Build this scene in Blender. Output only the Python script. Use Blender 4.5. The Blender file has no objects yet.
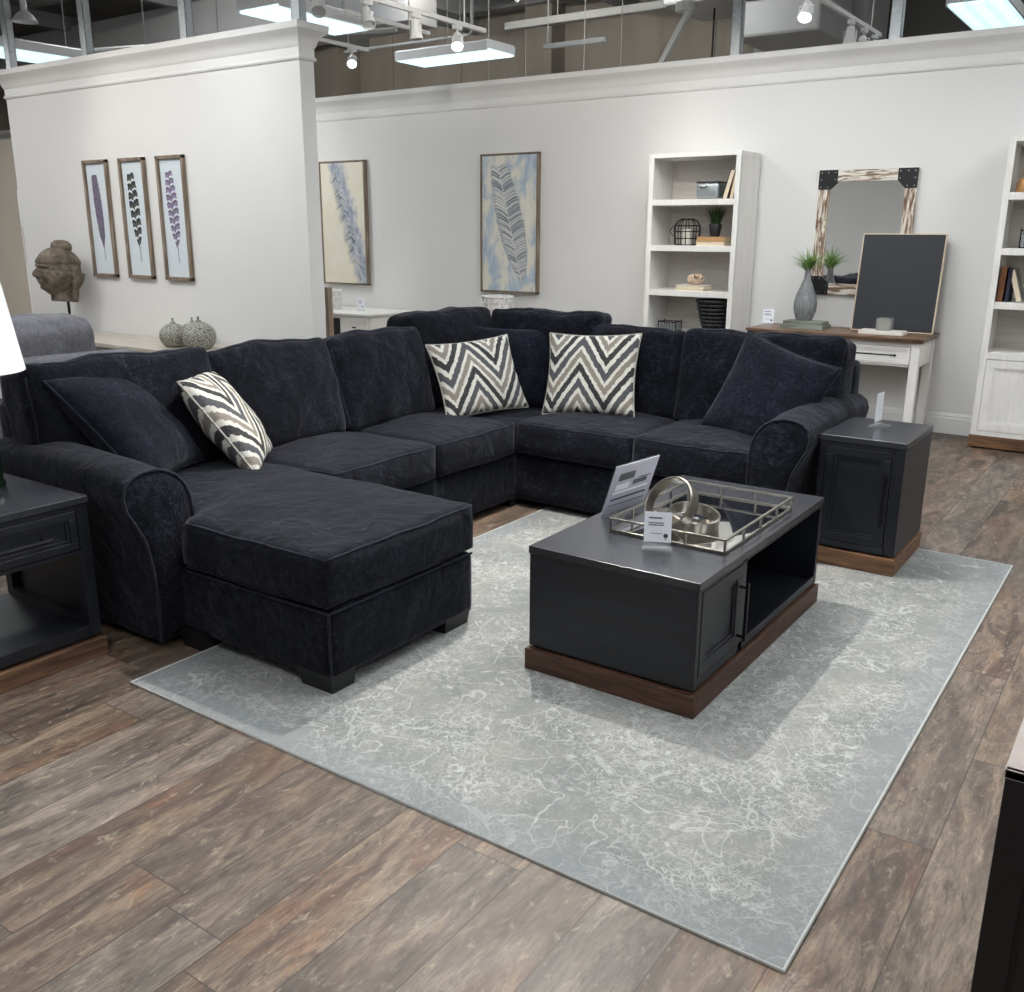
import bpy, bmesh, math, random
from mathutils import Vector, Matrix, noise
random.seed(7)
S = bpy.context.scene
COL = S.collection
PI = math.pi
V = Vector

# ------------------------------------------------------------------ materials
def lin(c):
    return tuple((x/12.92 if x <= .04045 else ((x+.055)/1.055)**2.4) for x in c)
def hexc(h):
    return lin(tuple(int(h[i:i+2], 16)/255 for i in (0, 2, 4))) + (1,)
MATS = {}
class NT:
    """small node helper"""
    def __init__(s, name):
        s.m = bpy.data.materials.new(name); s.m.use_nodes = True
        s.n = s.m.node_tree.nodes; s.l = s.m.node_tree.links
        s.b = s.n['Principled BSDF']; MATS[name] = s.m
    def node(s, t, **k):
        nd = s.n.new(t)
        for a, v in k.items():
            if a in nd.inputs.keys() if hasattr(nd.inputs, 'keys') else False: nd.inputs[a].default_value = v
            else: setattr(nd, a, v)
        return nd
    def set(s, sock, v):
        if isinstance(v, bpy.types.NodeSocket): s.l.new(v, sock)
        else: sock.default_value = v
    def math(s, op, a, b=0.0, c=None):
        nd = s.n.new('ShaderNodeMath'); nd.operation = op
        s.set(nd.inputs[0], a); s.set(nd.inputs[1], b)
        if c is not None: s.set(nd.inputs[2], c)
        return nd.outputs[0]
    def coord(s, which='Object', scale=(1, 1, 1), loc=(0, 0, 0), rot=(0, 0, 0)):
        tc = s.n.new('ShaderNodeTexCoord'); mp = s.n.new('ShaderNodeMapping')
        s.l.new(tc.outputs[which], mp.inputs[0])
        mp.inputs['Scale'].default_value = scale; mp.inputs['Location'].default_value = loc; mp.inputs['Rotation'].default_value = rot
        return mp.outputs[0]
    def noise(s, vec, scale=5, detail=4, rough=.5, dist=0):
        nd = s.n.new('ShaderNodeTexNoise'); s.l.new(vec, nd.inputs['Vector'])
        nd.inputs['Scale'].default_value = scale; nd.inputs['Detail'].default_value = detail
        nd.inputs['Roughness'].default_value = rough; nd.inputs['Distortion'].default_value = dist
        return nd.outputs[0]
    def ramp(s, fac, stops, interp='LINEAR'):
        nd = s.n.new('ShaderNodeValToRGB'); s.set(nd.inputs[0], fac); cr = nd.color_ramp; cr.interpolation = interp
        while len(cr.elements) < len(stops): cr.elements.new(.5)
        for e, (p, c) in zip(cr.elements, stops):
            e.position = p; e.color = c if len(c) == 4 else tuple(c)+(1,)
        return nd.outputs[0]
    def mix(s, fac, a, b, mode='MIX'):
        nd = s.n.new('ShaderNodeMix'); nd.data_type = 'RGBA'; nd.blend_type = mode
        s.set(nd.inputs[0], fac); s.set(nd.inputs[6], a); s.set(nd.inputs[7], b)
        return nd.outputs[2]
    def bump(s, h, strength=.3, dist=.01):
        nd = s.n.new('ShaderNodeBump'); s.set(nd.inputs['Height'], h)
        nd.inputs['Strength'].default_value = strength; nd.inputs['Distance'].default_value = dist
        s.l.new(nd.outputs[0], s.b.inputs['Normal'])
    def base(s, v): s.set(s.b.inputs['Base Color'], v)
    def rough(s, v): s.set(s.b.inputs['Roughness'], v)

def plain(name, h, rough=.5, metal=0, spec=None, var=0, scale=30, **k):
    t = NT(name); c = hexc(h)
    if var:
        f = t.noise(t.coord(), scale, 5)
        d = tuple(x*(1-var) for x in c[:3])+(1,); l = tuple(min(1, x*(1+var)) for x in c[:3])+(1,)
        t.base(t.ramp(f, [(.3, d), (.7, l)]))
    else: t.base(c)
    t.rough(rough); t.b.inputs['Metallic'].default_value = metal
    if spec is not None: t.b.inputs['Specular IOR Level'].default_value = spec
    for a, v in k.items(): t.b.inputs[a.replace('_', ' ')].default_value = v
    return t.m

plain('white_paint', 'dedddb', .55, var=.02, scale=2)
plain('wall_paint', 'dddcda', .75, var=.015, scale=1.2)
plain('beige_wall', 'd8ccbc', .8, var=.02, scale=2)
plain('cabinet_white', 'e6e4e0', .45, var=.03, scale=8)
plain('dark_metal', '1a1b1d', .4, .6)
plain('black_satin', '121316', .4, var=.1)
plain('stud_steel', 'b9bec1', .45, .35, var=.12, scale=40)
plain('galvanized_steel', 'a9b0b2', .38, .85, var=.15, scale=60)
plain('nickel', '95928b', .28, 1, var=.05, scale=50)
plain('antique_nickel', '77736b', .33, .9, var=.12, scale=60)
plain('deck_dark', '8a8c8e', .85, var=.2, scale=1.5)
plain('wall_charcoal', '6b6a66', .85, var=.08, scale=.7)
plain('duct_white', 'b9bbba', .6, var=.05, scale=2)
plain('pipe_grey', '9a9c9b', .5, var=.08, scale=4)
plain('beam_grey', 'a3a5a6', .6, var=.06, scale=2)
plain('louvre_dark', '222325', .7)
plain('fixture_body', 'cfd1d2', .5)
plain('track_white', 'd4d5d4', .45)
plain('page_cream', 'd9cbb2', .8, var=.06, scale=80)
plain('book_tan', 'b48a5c', .6, var=.1, scale=30)
plain('book_black', '1c1b1e', .55, var=.1)
plain('book_brown', '7a4d2c', .6, var=.12, scale=20)
plain('book_navy', '22273a', .6)
plain('book_grey', '6a6964', .6, var=.1)
plain('amber_ceramic', 'b98b58', .4, var=.15, scale=25)
plain('candle_wax', 'd8d3c6', .5)
plain('driftwood', 'c9b29b', .8, var=.2, scale=30)
plain('paper_white', 'e4e7ee', .7)
plain('print_dark', '3a3d4a', .7)
plain('print_grey', '8d90a0', .7)
plain('sign_paper', 'a9a9b8', .45, var=.05, scale=5)
plain('sign_ink', '2b2c33', .5)
plain('art_paper', 'd3dce2', .35, var=.02)
plain('feather_plum', '6d6478', .8, var=.25, scale=30)
plain('feather_violet', '8b7f9d', .8, var=.25, scale=30)
plain('feather_olive', '4c4f48', .8, var=.25, scale=30)
plain('feather_black', '2c2d35', .8, var=.2, scale=30)
plain('leaf_green', '74994b', .6, var=.25, scale=20)
plain('leaf_pale', '9dbb7a', .6, var=.2, scale=20)
plain('leaf_dark', '2f4526', .7, var=.3, scale=20)
plain('pot_black', '17181a', .45)
plain('lampshade', 'eef1f4', .8, var=.01)
plain('green_glass', '0d1a12', .08, 0, var=.2, Coat_Weight=.6)
plain('brass_dark', '3a352a', .35, .8)
plain('lattice_white', 'e9ebec', .45)
plain('stone_white', 'ded9d2', .5, var=.05, scale=20)
plain('dresser_black', '15161a', .35, var=.1)
plain('dresser_stone', '9d948f', .5, var=.08, scale=20)
plain('gold_strip', 'a98f6b', .5)
plain('stroke_white', 'e0dfd9', .7, var=.08, scale=60)
plain('stroke_slate', '5d6470', .7, var=.2, scale=60)
plain('flower_dust', '8a8f96', .7)

def glass(name, col, rough=.02, alpha=.3):
    t = NT(name); t.base(col); t.rough(rough)
    t.b.inputs['Transmission Weight'].default_value = 0
    t.b.inputs['Alpha'].default_value = alpha; t.b.inputs['Specular IOR Level'].default_value = .8
    return t.m
glass('acrylic', (.85, .88, .9, 1), .03, .12)
glass('smoke_glass', (.35, .37, .35, 1), .05, .55)

def emis(name, col, st):
    t = NT(name); t.base((.8, .8, .8, 1))
    t.b.inputs['Emission Color'].default_value = col; t.b.inputs['Emission Strength'].default_value = st
    return t.m
def diffuser_mat():
    t = NT('diffuser')
    co = t.coord('Generated', (1, 1, 1))
    sx = t.node('ShaderNodeSeparateXYZ'); t.l.new(co, sx.inputs[0])
    # tubes behind the lens show as brighter bands across its short side
    w = t.math('ABSOLUTE', t.math('SINE', t.math('MULTIPLY', sx.outputs[0], PI*3)))
    st = t.math('MULTIPLY_ADD', w, .35, .95)
    t.base((.8, .8, .8, 1)); t.b.inputs['Emission Color'].default_value = (.60, .90, .97, 1)
    t.set(t.b.inputs['Emission Strength'], st)
diffuser_mat()
emis('bulb', (1, .97, .92, 1), 12)
emis('lens_cool', (.62, .9, .97, 1), 1.25)
emis('lens_fill', (.955, .985, 1, 1), 17)  # much stronger lens, only on the added unseen fill lights

def mirror_mat():
    t = NT('mirror_glass'); t.base((.86, .87, .86, 1)); t.rough(.02); t.b.inputs['Metallic'].default_value = 1
mirror_mat()

def chenille(name, dark, mid, light, sc=1.0):
    t = NT(name)
    co = t.coord('Object')
    fib = t.noise(t.coord('Object', (1, 1, 4.5)), 34*sc, 5, .75, .4)
    fib2 = t.noise(t.coord('Object', (1, 4, 1.5)), 30*sc, 5, .7, .6)
    crush = t.noise(co, 13*sc, 7, .72, 1.6)
    patch = t.noise(co, 3.2, 4, .55, .8)
    f = t.math('ADD', t.math('MULTIPLY', fib, .34), t.math('MULTIPLY', fib2, .30))
    f = t.math('ADD', f, t.math('MULTIPLY', crush, .30))
    f = t.math('ADD', f, t.math('MULTIPLY', patch, .22))
    t.base(t.ramp(f, [(.48, hexc(dark)), (.60, hexc(mid)), (.75, hexc(light))]))
    t.rough(.95); t.b.inputs['Specular IOR Level'].default_value = .12
    t.b.inputs['Sheen Weight'].default_value = .12; t.b.inputs['Sheen Roughness'].default_value = .4
    t.b.inputs['Sheen Tint'].default_value = (.75, .78, .9, 1)
    big = t.noise(co, 7, 3, .5, 1.0)
    t.bump(t.math('ADD', t.math('MULTIPLY', f, .5), t.math('MULTIPLY', big, 1.6)), .75, .014)
chenille('navy_chenille', '07080d', '12141b', '343743')
chenille('navy_piping', '14161c', '23252e', '3b3e49', 2)
chenille('navy_weave', '090b11', '161922', '343846', 1.6)
chenille('grey_chenille', '5c5c60', '737378', '8d8d92')

def wood(name, a, b, c, axis=0, rough=.5, scale=1):
    t = NT(name); sc = [9, 9, 9]; sc[axis] = .9
    co = t.coord('Object', tuple(x*scale for x in sc))
    f = t.noise(co, 3, 7, .62, 1.2)
    t.base(t.ramp(f, [(.3, hexc(a)), (.5, hexc(b)), (.7, hexc(c))]))
    t.rough(rough); t.bump(f, .12, .004)
wood('walnut_y', '26160e', '432a1d', '5f4030', 1, .5, 2.2)
wood('walnut_x', '26160e', '432a1d', '5f4030', 0, .5, 1.8)
wood('oak_plinth', '3d2a1c', '6a4b34', '8a6849', 0, .55)
wood('oak_plinth_y', '3d2a1c', '5a4030', '7a5c44', 1, .55)
wood('console_top', '4b382b', '6e5644', '8d745f', 0, .45)
wood('frame_wood', '5c4c3e', '7f6f5f', 'a09080', 2, .6)
wood('light_wood', 'a59e93', 'b8b1a6', 'c6c0b6', 0, .5)
wood('grey_wood', '4a4c48', '74786f', '9aa095', 0, .6)
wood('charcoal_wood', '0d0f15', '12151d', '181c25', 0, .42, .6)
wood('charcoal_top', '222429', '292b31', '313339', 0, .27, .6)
wood('pale_shelf', 'd9d6d1', 'e2e0dc', 'e9e7e4', 2, .5)
wood('shelf_back', 'b9b3ad', 'c4bfb9', 'cec9c4', 0, .6)
wood('birch_edge', 'c4ae94', 'd2bfa6', 'ddcdb8', 2, .55)

def whitewash():
    for ax, nm in ((2, 'whitewash_z'), (0, 'whitewash_x')):
        t = NT(nm); sc = [26, 26, 26]; sc[ax] = 3.2
        f = t.noise(t.coord('Object', tuple(sc)), 1.6, 6, .6, .6)
        t.base(t.ramp(f, [(.42, hexc('6f5646')), (.49, hexc('a59280')), (.54, hexc('d9d4c8')), (.7, hexc('e4e1d8'))]))
        t.rough(.7); t.bump(f, .3, .004)
whitewash()

def floor_mat():
    t = NT('plank_floor')
    co = t.coord('Object'); sx = t.node('ShaderNodeSeparateXYZ'); t.l.new(co, sx.inputs[0])
    X, Y = sx.outputs[0], sx.outputs[1]
    W, L = .2137, 1.235
    u = t.math('DIVIDE', t.math('ADD', X, 1.395), W); row = t.math('FLOOR', u); fu = t.math('FRACT', u)
    wn = t.node('ShaderNodeTexWhiteNoise', noise_dimensions='1D'); t.l.new(row, wn.inputs['W'])
    v = t.math('ADD', t.math('DIVIDE', Y, L), wn.outputs['Value']); col = t.math('FLOOR', v); fv = t.math('FRACT', v)
    idn = t.math('ADD', t.math('MULTIPLY', row, 7.31), t.math('MULTIPLY', col, 3.77))
    wn2 = t.node('ShaderNodeTexWhiteNoise', noise_dimensions='1D'); t.l.new(idn, wn2.inputs['W'])
    off = t.node('ShaderNodeCombineXYZ'); t.l.new(t.math('MULTIPLY', wn2.outputs['Value'], 40.0), off.inputs[0])
    t.l.new(t.math('MULTIPLY', idn, 1.7), off.inputs[1])
    add = t.node('ShaderNodeVectorMath', operation='ADD'); t.l.new(co, add.inputs[0]); t.l.new(off.outputs[0], add.inputs[1])
    def sc(x, y):
        mp = t.node('ShaderNodeMapping'); t.l.new(add.outputs[0], mp.inputs[0]); mp.inputs['Scale'].default_value = (x, y, 1); return mp.outputs[0]
    g1 = t.noise(sc(5.5, 1.25), 1.5, 7, .64, 1.1)
    g2 = t.noise(sc(75, 9), 1.5, 5, .7, .8)
    g3 = t.noise(sc(4, 1.6), 1.3, 7, .7, .8)
    g4 = t.noise(sc(26, 12), 1.3, 6, .75, .6)
    g5 = t.noise(sc(9, 3.2), 1.4, 8, .74, 1.0)
    base = t.ramp(g1, [(.30, hexc('332a24')), (.42, hexc('54463c')), (.54, hexc('726253')), (.70, hexc('8d7c6c'))])
    warm = t.ramp(g1, [(.3, hexc('432c21')), (.5, hexc('6f4f3c')), (.7, hexc('967455'))])
    grey = t.ramp(g1, [(.3, hexc('3d3a37')), (.5, hexc('65605a')), (.7, hexc('867f76'))])
    c = t.mix(t.ramp(g3, [(.50, (0, 0, 0)), (.64, (.8, .8, .8))]), base, warm)
    c = t.mix(t.ramp(wn2.outputs['Value'], [(.45, (0, 0, 0)), (.95, (.7, .7, .7))]), c, grey)
    c = t.mix(t.ramp(g2, [(.38, (.5, .5, .5)), (.58, (0, 0, 0))]), c, hexc('2f2621'))
    c = t.mix(t.ramp(g5, [(.53, (0, 0, 0)), (.64, (.7, .7, .7))]), c, hexc('332c28'))
    c = t.mix(t.ramp(g4, [(.56, (0, 0, 0)), (.70, (.55, .55, .55))]), c, hexc('a39685'))
    # tone of each plank
    tone = t.math('MULTIPLY_ADD', wn2.outputs['Color'], .30, .88)
    tn = t.node('ShaderNodeVectorMath', operation='SCALE'); t.l.new(c, tn.inputs[0]); t.l.new(tone, tn.inputs['Scale'])
    # joints
    e1 = t.math('LESS_THAN', t.math('MINIMUM', fu, t.math('SUBTRACT', 1.0, fu)), .010)
    e2 = t.math('LESS_THAN', t.math('MINIMUM', fv, t.math('SUBTRACT', 1.0, fv)), .0016)
    e = t.math('MULTIPLY', t.math('MAXIMUM', e1, e2), .7)
    t.base(t.mix(e, tn.outputs[0], hexc('2b231e')))
    t.rough(t.math('MULTIPLY_ADD', g2, .25, .36)); t.b.inputs['Specular IOR Level'].default_value = .4
    t.bump(g2, .08, .003)
floor_mat()

def rug_mat():
    t = NT('rug_pile')
    co = t.coord('Object')
    def contour(scale, w, det=1.5, dist=0, lev=.5, seed=0):
        n = t.noise(t.coord('Object', (1, 1, 1), (seed, seed*.7, 0)), scale, det, .5, dist)
        return t.ramp(t.math('ABSOLUTE', t.math('SUBTRACT', n, lev)), [(w*.4, (1, 1, 1)), (w, (0, 0, 0))])
    vine = t.math('MAXIMUM', contour(3.4, .0075, 3, .5), contour(3.9, .0075, 3, .6, .57, 4))
    curl = t.math('MAXIMUM', contour(11, .022, 1.5, 1.2), contour(13, .022, 1.5, 1.0, .56, 9))
    scrib = t.math('MAXIMUM', contour(27, .035, 2, .8), contour(31, .035, 2, .8, .57, 3))
    vo = t.node('ShaderNodeTexVoronoi', feature='F1'); t.l.new(co, vo.inputs['Vector']); vo.inputs['Scale'].default_value = 3.3
    rd = t.math('ADD', vo.outputs['Distance'], t.math('MULTIPLY', t.noise(co, 26, 2), .05))
    ring = t.ramp(t.math('ABSOLUTE', t.math('SINE', t.math('MULTIPLY', rd, 95))), [(.0, (1, 1, 1)), (.38, (0, 0, 0))])
    near = t.ramp(vo.outputs['Distance'], [(.20, (1, 1, 1)), (.27, (0, 0, 0))])
    l4 = t.math('MULTIPLY', ring, near)
    wear = t.ramp(t.noise(co, 2.6, 7, .72), [(.40, (.18, .18, .18)), (.58, (1, 1, 1))])
    wear2 = t.ramp(t.noise(co, 30, 5, .8), [(.36, (.15, .15, .15)), (.58, (1, 1, 1))])
    f = t.math('MAXIMUM', t.math('MULTIPLY', curl, .75), t.math('MULTIPLY', scrib, .5))
    f = t.math('MAXIMUM', f, t.math('MULTIPLY', l4, .8))
    f = t.math('MULTIPLY', f, t.math('MULTIPLY', wear, wear2))
    f = t.math('MAXIMUM', f, t.math('MULTIPLY', t.math('MULTIPLY', vine, t.math('MULTIPLY_ADD', wear2, .75, .25)), .66))
    ground = t.ramp(t.noise(co, 3, 5, .6), [(.3, hexc('6e7170')), (.5, hexc('7e807e')), (.7, hexc('8d8b87'))])
    ground = t.mix(t.ramp(t.noise(co, 90, 3, .7), [(.35, (.22, .22, .22)), (.65, (0, 0, 0))]), ground, hexc('6a6d6e'))
    c = t.mix(f, ground, hexc('b7b8b5'))
    # cooler blue-grey medallion and border band (dyed areas of the rug)
    sx = t.node('ShaderNodeSeparateXYZ'); t.l.new(t.coord('Generated'), sx.inputs[0])
    ex = t.math('MINIMUM', sx.outputs[0], t.math('SUBTRACT', 1.0, sx.outputs[0]))
    ey = t.math('MULTIPLY', t.math('MINIMUM', sx.outputs[1], t.math('SUBTRACT', 1.0, sx.outputs[1])), 1.35)
    ed = t.math('MINIMUM', ex, ey)
    band = t.ramp(ed, [(0.0, (.6, .6, .6)), (.04, (.4, .4, .4)), (.06, (0, 0, 0))])
    c = t.mix(band, c, hexc('7c8184'))
    t.base(c); t.rough(.95); t.b.inputs['Specular IOR Level'].default_value = .1
    t.bump(t.math('ADD', f, t.noise(co, 160, 2)), .35, .004)
rug_mat()
plain('rug_binding', 'a7a8a6', .8, var=.06, scale=60)

def chevron_mat():
    t = NT('chevron_weave')
    co = t.coord('Object'); n = t.noise(t.coord('Object', (1, 1, 1)), 48, 4, .7)
    sx = t.node('ShaderNodeSeparateXYZ'); t.l.new(co, sx.inputs[0])
    u = t.math('DIVIDE', t.math('ADD', sx.outputs[0], .055), .32)
    zig = t.math('ABSOLUTE', t.math('SUBTRACT', t.math('FRACT', t.math('ADD', u, 100.5)), .5))   # 0 at centre .. .5
    v = t.math('ADD', sx.outputs[2], t.math('MULTIPLY', zig, .47))
    v = t.math('ADD', v, t.math('MULTIPLY', t.math('SUBTRACT', n, .5), .05))
    s = t.math('FRACT', t.math('ADD', t.math('DIVIDE', v, .262), 10.12))
    col = t.ramp(s, [(0, hexc('cccac2')), (.13, hexc('1f2126')), (.335, hexc('cccac2')), (.455, hexc('817a72')), (.64, hexc('cccac2')), (.76, hexc('44464c')), (.98, hexc('cccac2'))], 'CONSTANT')
    f2 = t.noise(t.coord('Object', (1, 1, 8)), 60, 4, .7)
    col = t.mix(t.ramp(f2, [(.4, (.0, .0, .0)), (.75, (.35, .35, .35))]), col, hexc('8f8d88'))
    t.base(col); t.rough(.9); t.b.inputs['Specular IOR Level'].default_value = .15; t.bump(f2, .4, .003)
chevron_mat()

def painting_mat(name, kind):
    t = NT(name); co = t.coord('Object')
    f = t.noise(t.coord('Object', (3.2, 1, 1.3)), 2.1, 7, .65, .5)
    if kind == 'blue':
        c = t.ramp(f, [(.32, hexc('a0a5b6')), (.42, hexc('a9bac9')), (.48, hexc('c0c7ca')), (.53, hexc('d8d5ca')), (.7, hexc('e0ddd2'))])
    else:
        sx = t.node('ShaderNodeSeparateXYZ'); t.l.new(co, sx.inputs[0])
        # blue-grey feather shaped mass slanting down to the right over cream
        d = t.math('ABSOLUTE', t.math('ADD', t.math('ADD', sx.outputs[0], -.12), t.math('MULTIPLY', sx.outputs[2], .33)))
        wob = t.math('MULTIPLY', t.math('SUBTRACT', t.noise(co, 6, 6, .7), .5), .34)
        m = t.ramp(t.math('ADD', d, wob), [(.07, (1, 1, 1)), (.17, (0, 0, 0))])
        blue = t.ramp(t.noise(t.coord('Object', (2, 1, 1)), 9, 6, .75), [(.35, hexc('767c8e')), (.5, hexc('a0a6b4')), (.65, hexc('c9ccd0'))])
        c = t.mix(m, t.ramp(t.noise(co, 4, 5, .6), [(.35, hexc('ddd5c0')), (.7, hexc('e2ded0'))]), blue)
    t.base(c); t.rough(.6); t.bump(f, .3, .004)
plain('feather_grey', 'a7adb2', .7, var=.13, scale=28)
painting_mat('canvas_blue', 'blue'); painting_mat('canvas_cream', 'cream')

def ceramic_mat():
    t = NT('ceramic_scales')
    v = t.node('ShaderNodeTexVoronoi', feature='DISTANCE_TO_EDGE'); t.l.new(t.coord('Object'), v.inputs['Vector']); v.inputs['Scale'].default_value = 62
    t.base(t.ramp(v.outputs['Distance'], [(.04, hexc('57564e')), (.2, hexc('a9a89d')), (.5, hexc('c2c1b6'))])); t.rough(.5); t.bump(v.outputs['Distance'], .6, .006)
ceramic_mat()
def stone_mat():
    t = NT('carved_stone'); f = t.noise(t.coord(), 14, 8, .7)
    t.base(t.ramp(f, [(.3, hexc('3c352d')), (.5, hexc('655b50')), (.68, hexc('8d8272'))])); t.rough(.85); t.bump(f, .5, .012)
stone_mat()
def vase_mat():
    t = NT('fluted_grey'); co = t.coord('Object', (70, 70, 2)); f = t.noise(co, 1, 4, .6)
    t.base(t.ramp(f, [(.3, hexc('5f6163')), (.6, hexc('84878a')), (.75, hexc('a3a5a6'))])); t.rough(.6); t.bump(f, .4, .004)
vase_mat()
def concrete_mat():
    t = NT('concrete_panel'); co = t.coord('Object'); f = t.noise(t.coord('Object', (1, 1, .35)), .9, 7, .6)
    sx = t.node('ShaderNodeSeparateXYZ'); t.l.new(co, sx.inputs[0])
    seam = t.math('LESS_THAN', t.math('FRACT', t.math('DIVIDE', sx.outputs[0], 1.55)), .012)
    c = t.ramp(f, [(.3, hexc('85807a')), (.5, hexc('99938a')), (.7, hexc('a8a39b'))])
    t.base(t.mix(t.math('MULTIPLY', seam, .6), c, hexc('4a463e'))); t.rough(.85)
concrete_mat()
def board_mat():
    t = NT('board_ink'); w = t.node('ShaderNodeTexWave', wave_type='RINGS'); t.l.new(t.coord(), w.inputs['Vector'])
    w.inputs['Scale'].default_value = 1.2; w.inputs['Distortion'].default_value = 22; w.inputs['Detail'].default_value = 3
    t.base(hexc('23252b')); t.rough(.6); t.bump(w.outputs['Fac'], .25, .004)
board_mat()
def wicker_mat():
    t = NT('black_wicker'); w = t.node('ShaderNodeTexWave'); w.bands_direction = 'Z'; t.l.new(t.coord(), w.inputs['Vector']); w.inputs['Scale'].default_value = 18
    t.base(t.ramp(w.outputs['Fac'], [(0, hexc('101113')), (1, hexc('2c2d30'))])); t.rough(.5); t.bump(w.outputs['Fac'], .6, .006)
wicker_mat()

# ------------------------------------------------------------------ geometry helpers
ORG = {}
class G:
    def __init__(s): s.bm = bmesh.new()
    def _xf(s, vs, mx):
        if mx is not None: bmesh.ops.transform(s.bm, matrix=mx, verts=vs)
    def box(s, x0, x1, y0, y1, z0, z1, bev=0, mx=None, seg=2):
        r = bmesh.ops.create_cube(s.bm, size=1); vs = r['verts']
        for v in vs: v.co = V(((x0+x1)/2+v.co.x*(x1-x0), (y0+y1)/2+v.co.y*(y1-y0), (z0+z1)/2+v.co.z*(z1-z0)))
        s._xf(vs, mx)
        if bev:
            es = list({e for v in vs for e in v.link_edges})
            bmesh.ops.bevel(s.bm, geom=es, offset=bev, segments=seg, affect='EDGES', profile=.5)
        return s
    def tube(s, pts, r, n=8, closed=False, mx=None, cap=True):
        pts = [V(p) for p in pts]; N = len(pts); rings = []; prev = None
        rr = r if isinstance(r, (list, tuple)) else [r]*N
        for i, p in enumerate(pts):
            if closed: t = pts[(i+1) % N]-pts[i-1]
            else: t = pts[min(i+1, N-1)]-pts[max(i-1, 0)]
            t = t.normalized() if t.length else V((0, 0, 1))
            if prev is None: a = t.orthogonal().normalized()
            else:
                a = prev-t*prev.dot(t); a = a.normalized() if a.length > 1e-6 else t.orthogonal().normalized()
            prev = a; b = t.cross(a)
            rings.append([s.bm.verts.new(p+(a*math.cos(2*PI*k/n)+b*math.sin(2*PI*k/n))*rr[i]) for k in range(n)])
        M = N if closed else N-1
        for i in range(M):
            A, B = rings[i], rings[(i+1) % N]
            # smallest twist for the closing ring
            sh = 0
            if closed and i == N-1: sh = min(range(n), key=lambda q: (A[0].co-B[q].co).length)
            for k in range(n): s.bm.faces.new((A[k], A[(k+1) % n], B[(k+1+sh) % n], B[(k+sh) % n]))
        if cap and not closed:
            s.bm.faces.new(rings[0][::-1]); s.bm.faces.new(rings[-1])
        s._xf([v for r_ in rings for v in r_], mx)
        return s
    def lathe(s, prof, c=(0, 0, 0), n=32, mx=None, cap=True, rib=0, ribn=0):
        rings = []
        for r, z in prof:
            rings.append([s.bm.verts.new(V((c[0]+max(r, 1e-4)*(1+rib*math.cos(ribn*2*PI*k/n))*math.cos(2*PI*k/n), c[1]+max(r, 1e-4)*(1+rib*math.cos(ribn*2*PI*k/n))*math.sin(2*PI*k/n), c[2]+z))) for k in range(n)])
        for A, B in zip(rings, rings[1:]):
            for k in range(n): s.bm.faces.new((A[k], A[(k+1) % n], B[(k+1) % n], B[k]))
        if cap: s.bm.faces.new(rings[0][::-1]); s.bm.faces.new(rings[-1])
        s._xf([v for r_ in rings for v in r_], mx)
        return s
    def prism(s, poly, a, b, axis='x', mx=None, bev=0):
        """poly of 2-tuples in the plane across the axis, extruded from a to b"""
        def P(u, v, w):
            return {'x': (w, u, v), 'y': (u, w, v), 'z': (u, v, w)}[axis]
        A = [s.bm.verts.new(P(u, v, a)) for u, v in poly]; B = [s.bm.verts.new(P(u, v, b)) for u, v in poly]
        n = len(poly)
        fs = [s.bm.faces.new(A), s.bm.faces.new(B[::-1])]
        for k in range(n): fs.append(s.bm.faces.new((A[k], B[k], B[(k+1) % n], A[(k+1) % n])))
        s._xf(A+B, mx)
        if bev:
            es = list({e for f in fs for e in f.edges})
            bmesh.ops.bevel(s.bm, geom=es, offset=bev, segments=2, affect='EDGES')
        return s
    def soft(s, w, d, h, r=.03, bulge=(.0, .0, .0), n=(14, 14, 8), fn=None, mx=None, wr=0, wf=6, seed=0):
        """rounded, puffed box centred on the origin; half sizes w,d,h/2"""
        hs = (w/2, d/2, h/2); grid = {}
        def vert(i, j, k):
            key = (i, j, k)
            if key in grid: return grid[key]
            t = []
            for q, m in zip((i, j, k), n):
                x = 2*q/m-1
                x = math.copysign(1-(1-abs(x))**1.35, x)   # finer towards the edges
                t.append(x)
            p = V((t[0]*hs[0], t[1]*hs[1], t[2]*hs[2]))
            c = V([max(-(hs[a]-r), min(hs[a]-r, p[a])) for a in range(3)])
            dd = p-c
            if dd.length > 1e-9: p = c+dd.normalized()*r
            for a in range(3):
                if abs(t[a]) > .999 or abs(p[a]) > hs[a]-r:
                    o = [b for b in range(3) if b != a]
                    bl = bulge[a]*(1-t[o[0]]**4)*(1-t[o[1]]**4)*min(1, abs(t[a]))**3
                    p[a] += math.copysign(bl, t[a])
            if wr:
                q = p*wf+V((seed*3.1, seed*1.7, seed)); nn = noise.noise_vector(q)*.65+noise.noise_vector(q*2.3)*.35
                edge = 1
                p = p+nn*wr*edge
            if fn: p = V(fn(p, t))
            v = s.bm.verts.new(p); grid[key] = v; return v
        for a in range(3):
            b, c = [q for q in range(3) if q != a]
            for side in (0, n[a]):
                for i in range(n[b]):
                    for j in range(n[c]):
                        def K(x, y):
                            q = [0, 0, 0]; q[a] = side; q[b] = x; q[c] = y; return vert(*q)
                        f = [K(i, j), K(i+1, j), K(i+1, j+1), K(i, j+1)]
                        try: s.bm.faces.new(f if (side != 0) ^ (a == 1) else f[::-1])
                        except ValueError: pass
        s._xf(list(grid.values()), mx)
        return s
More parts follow.
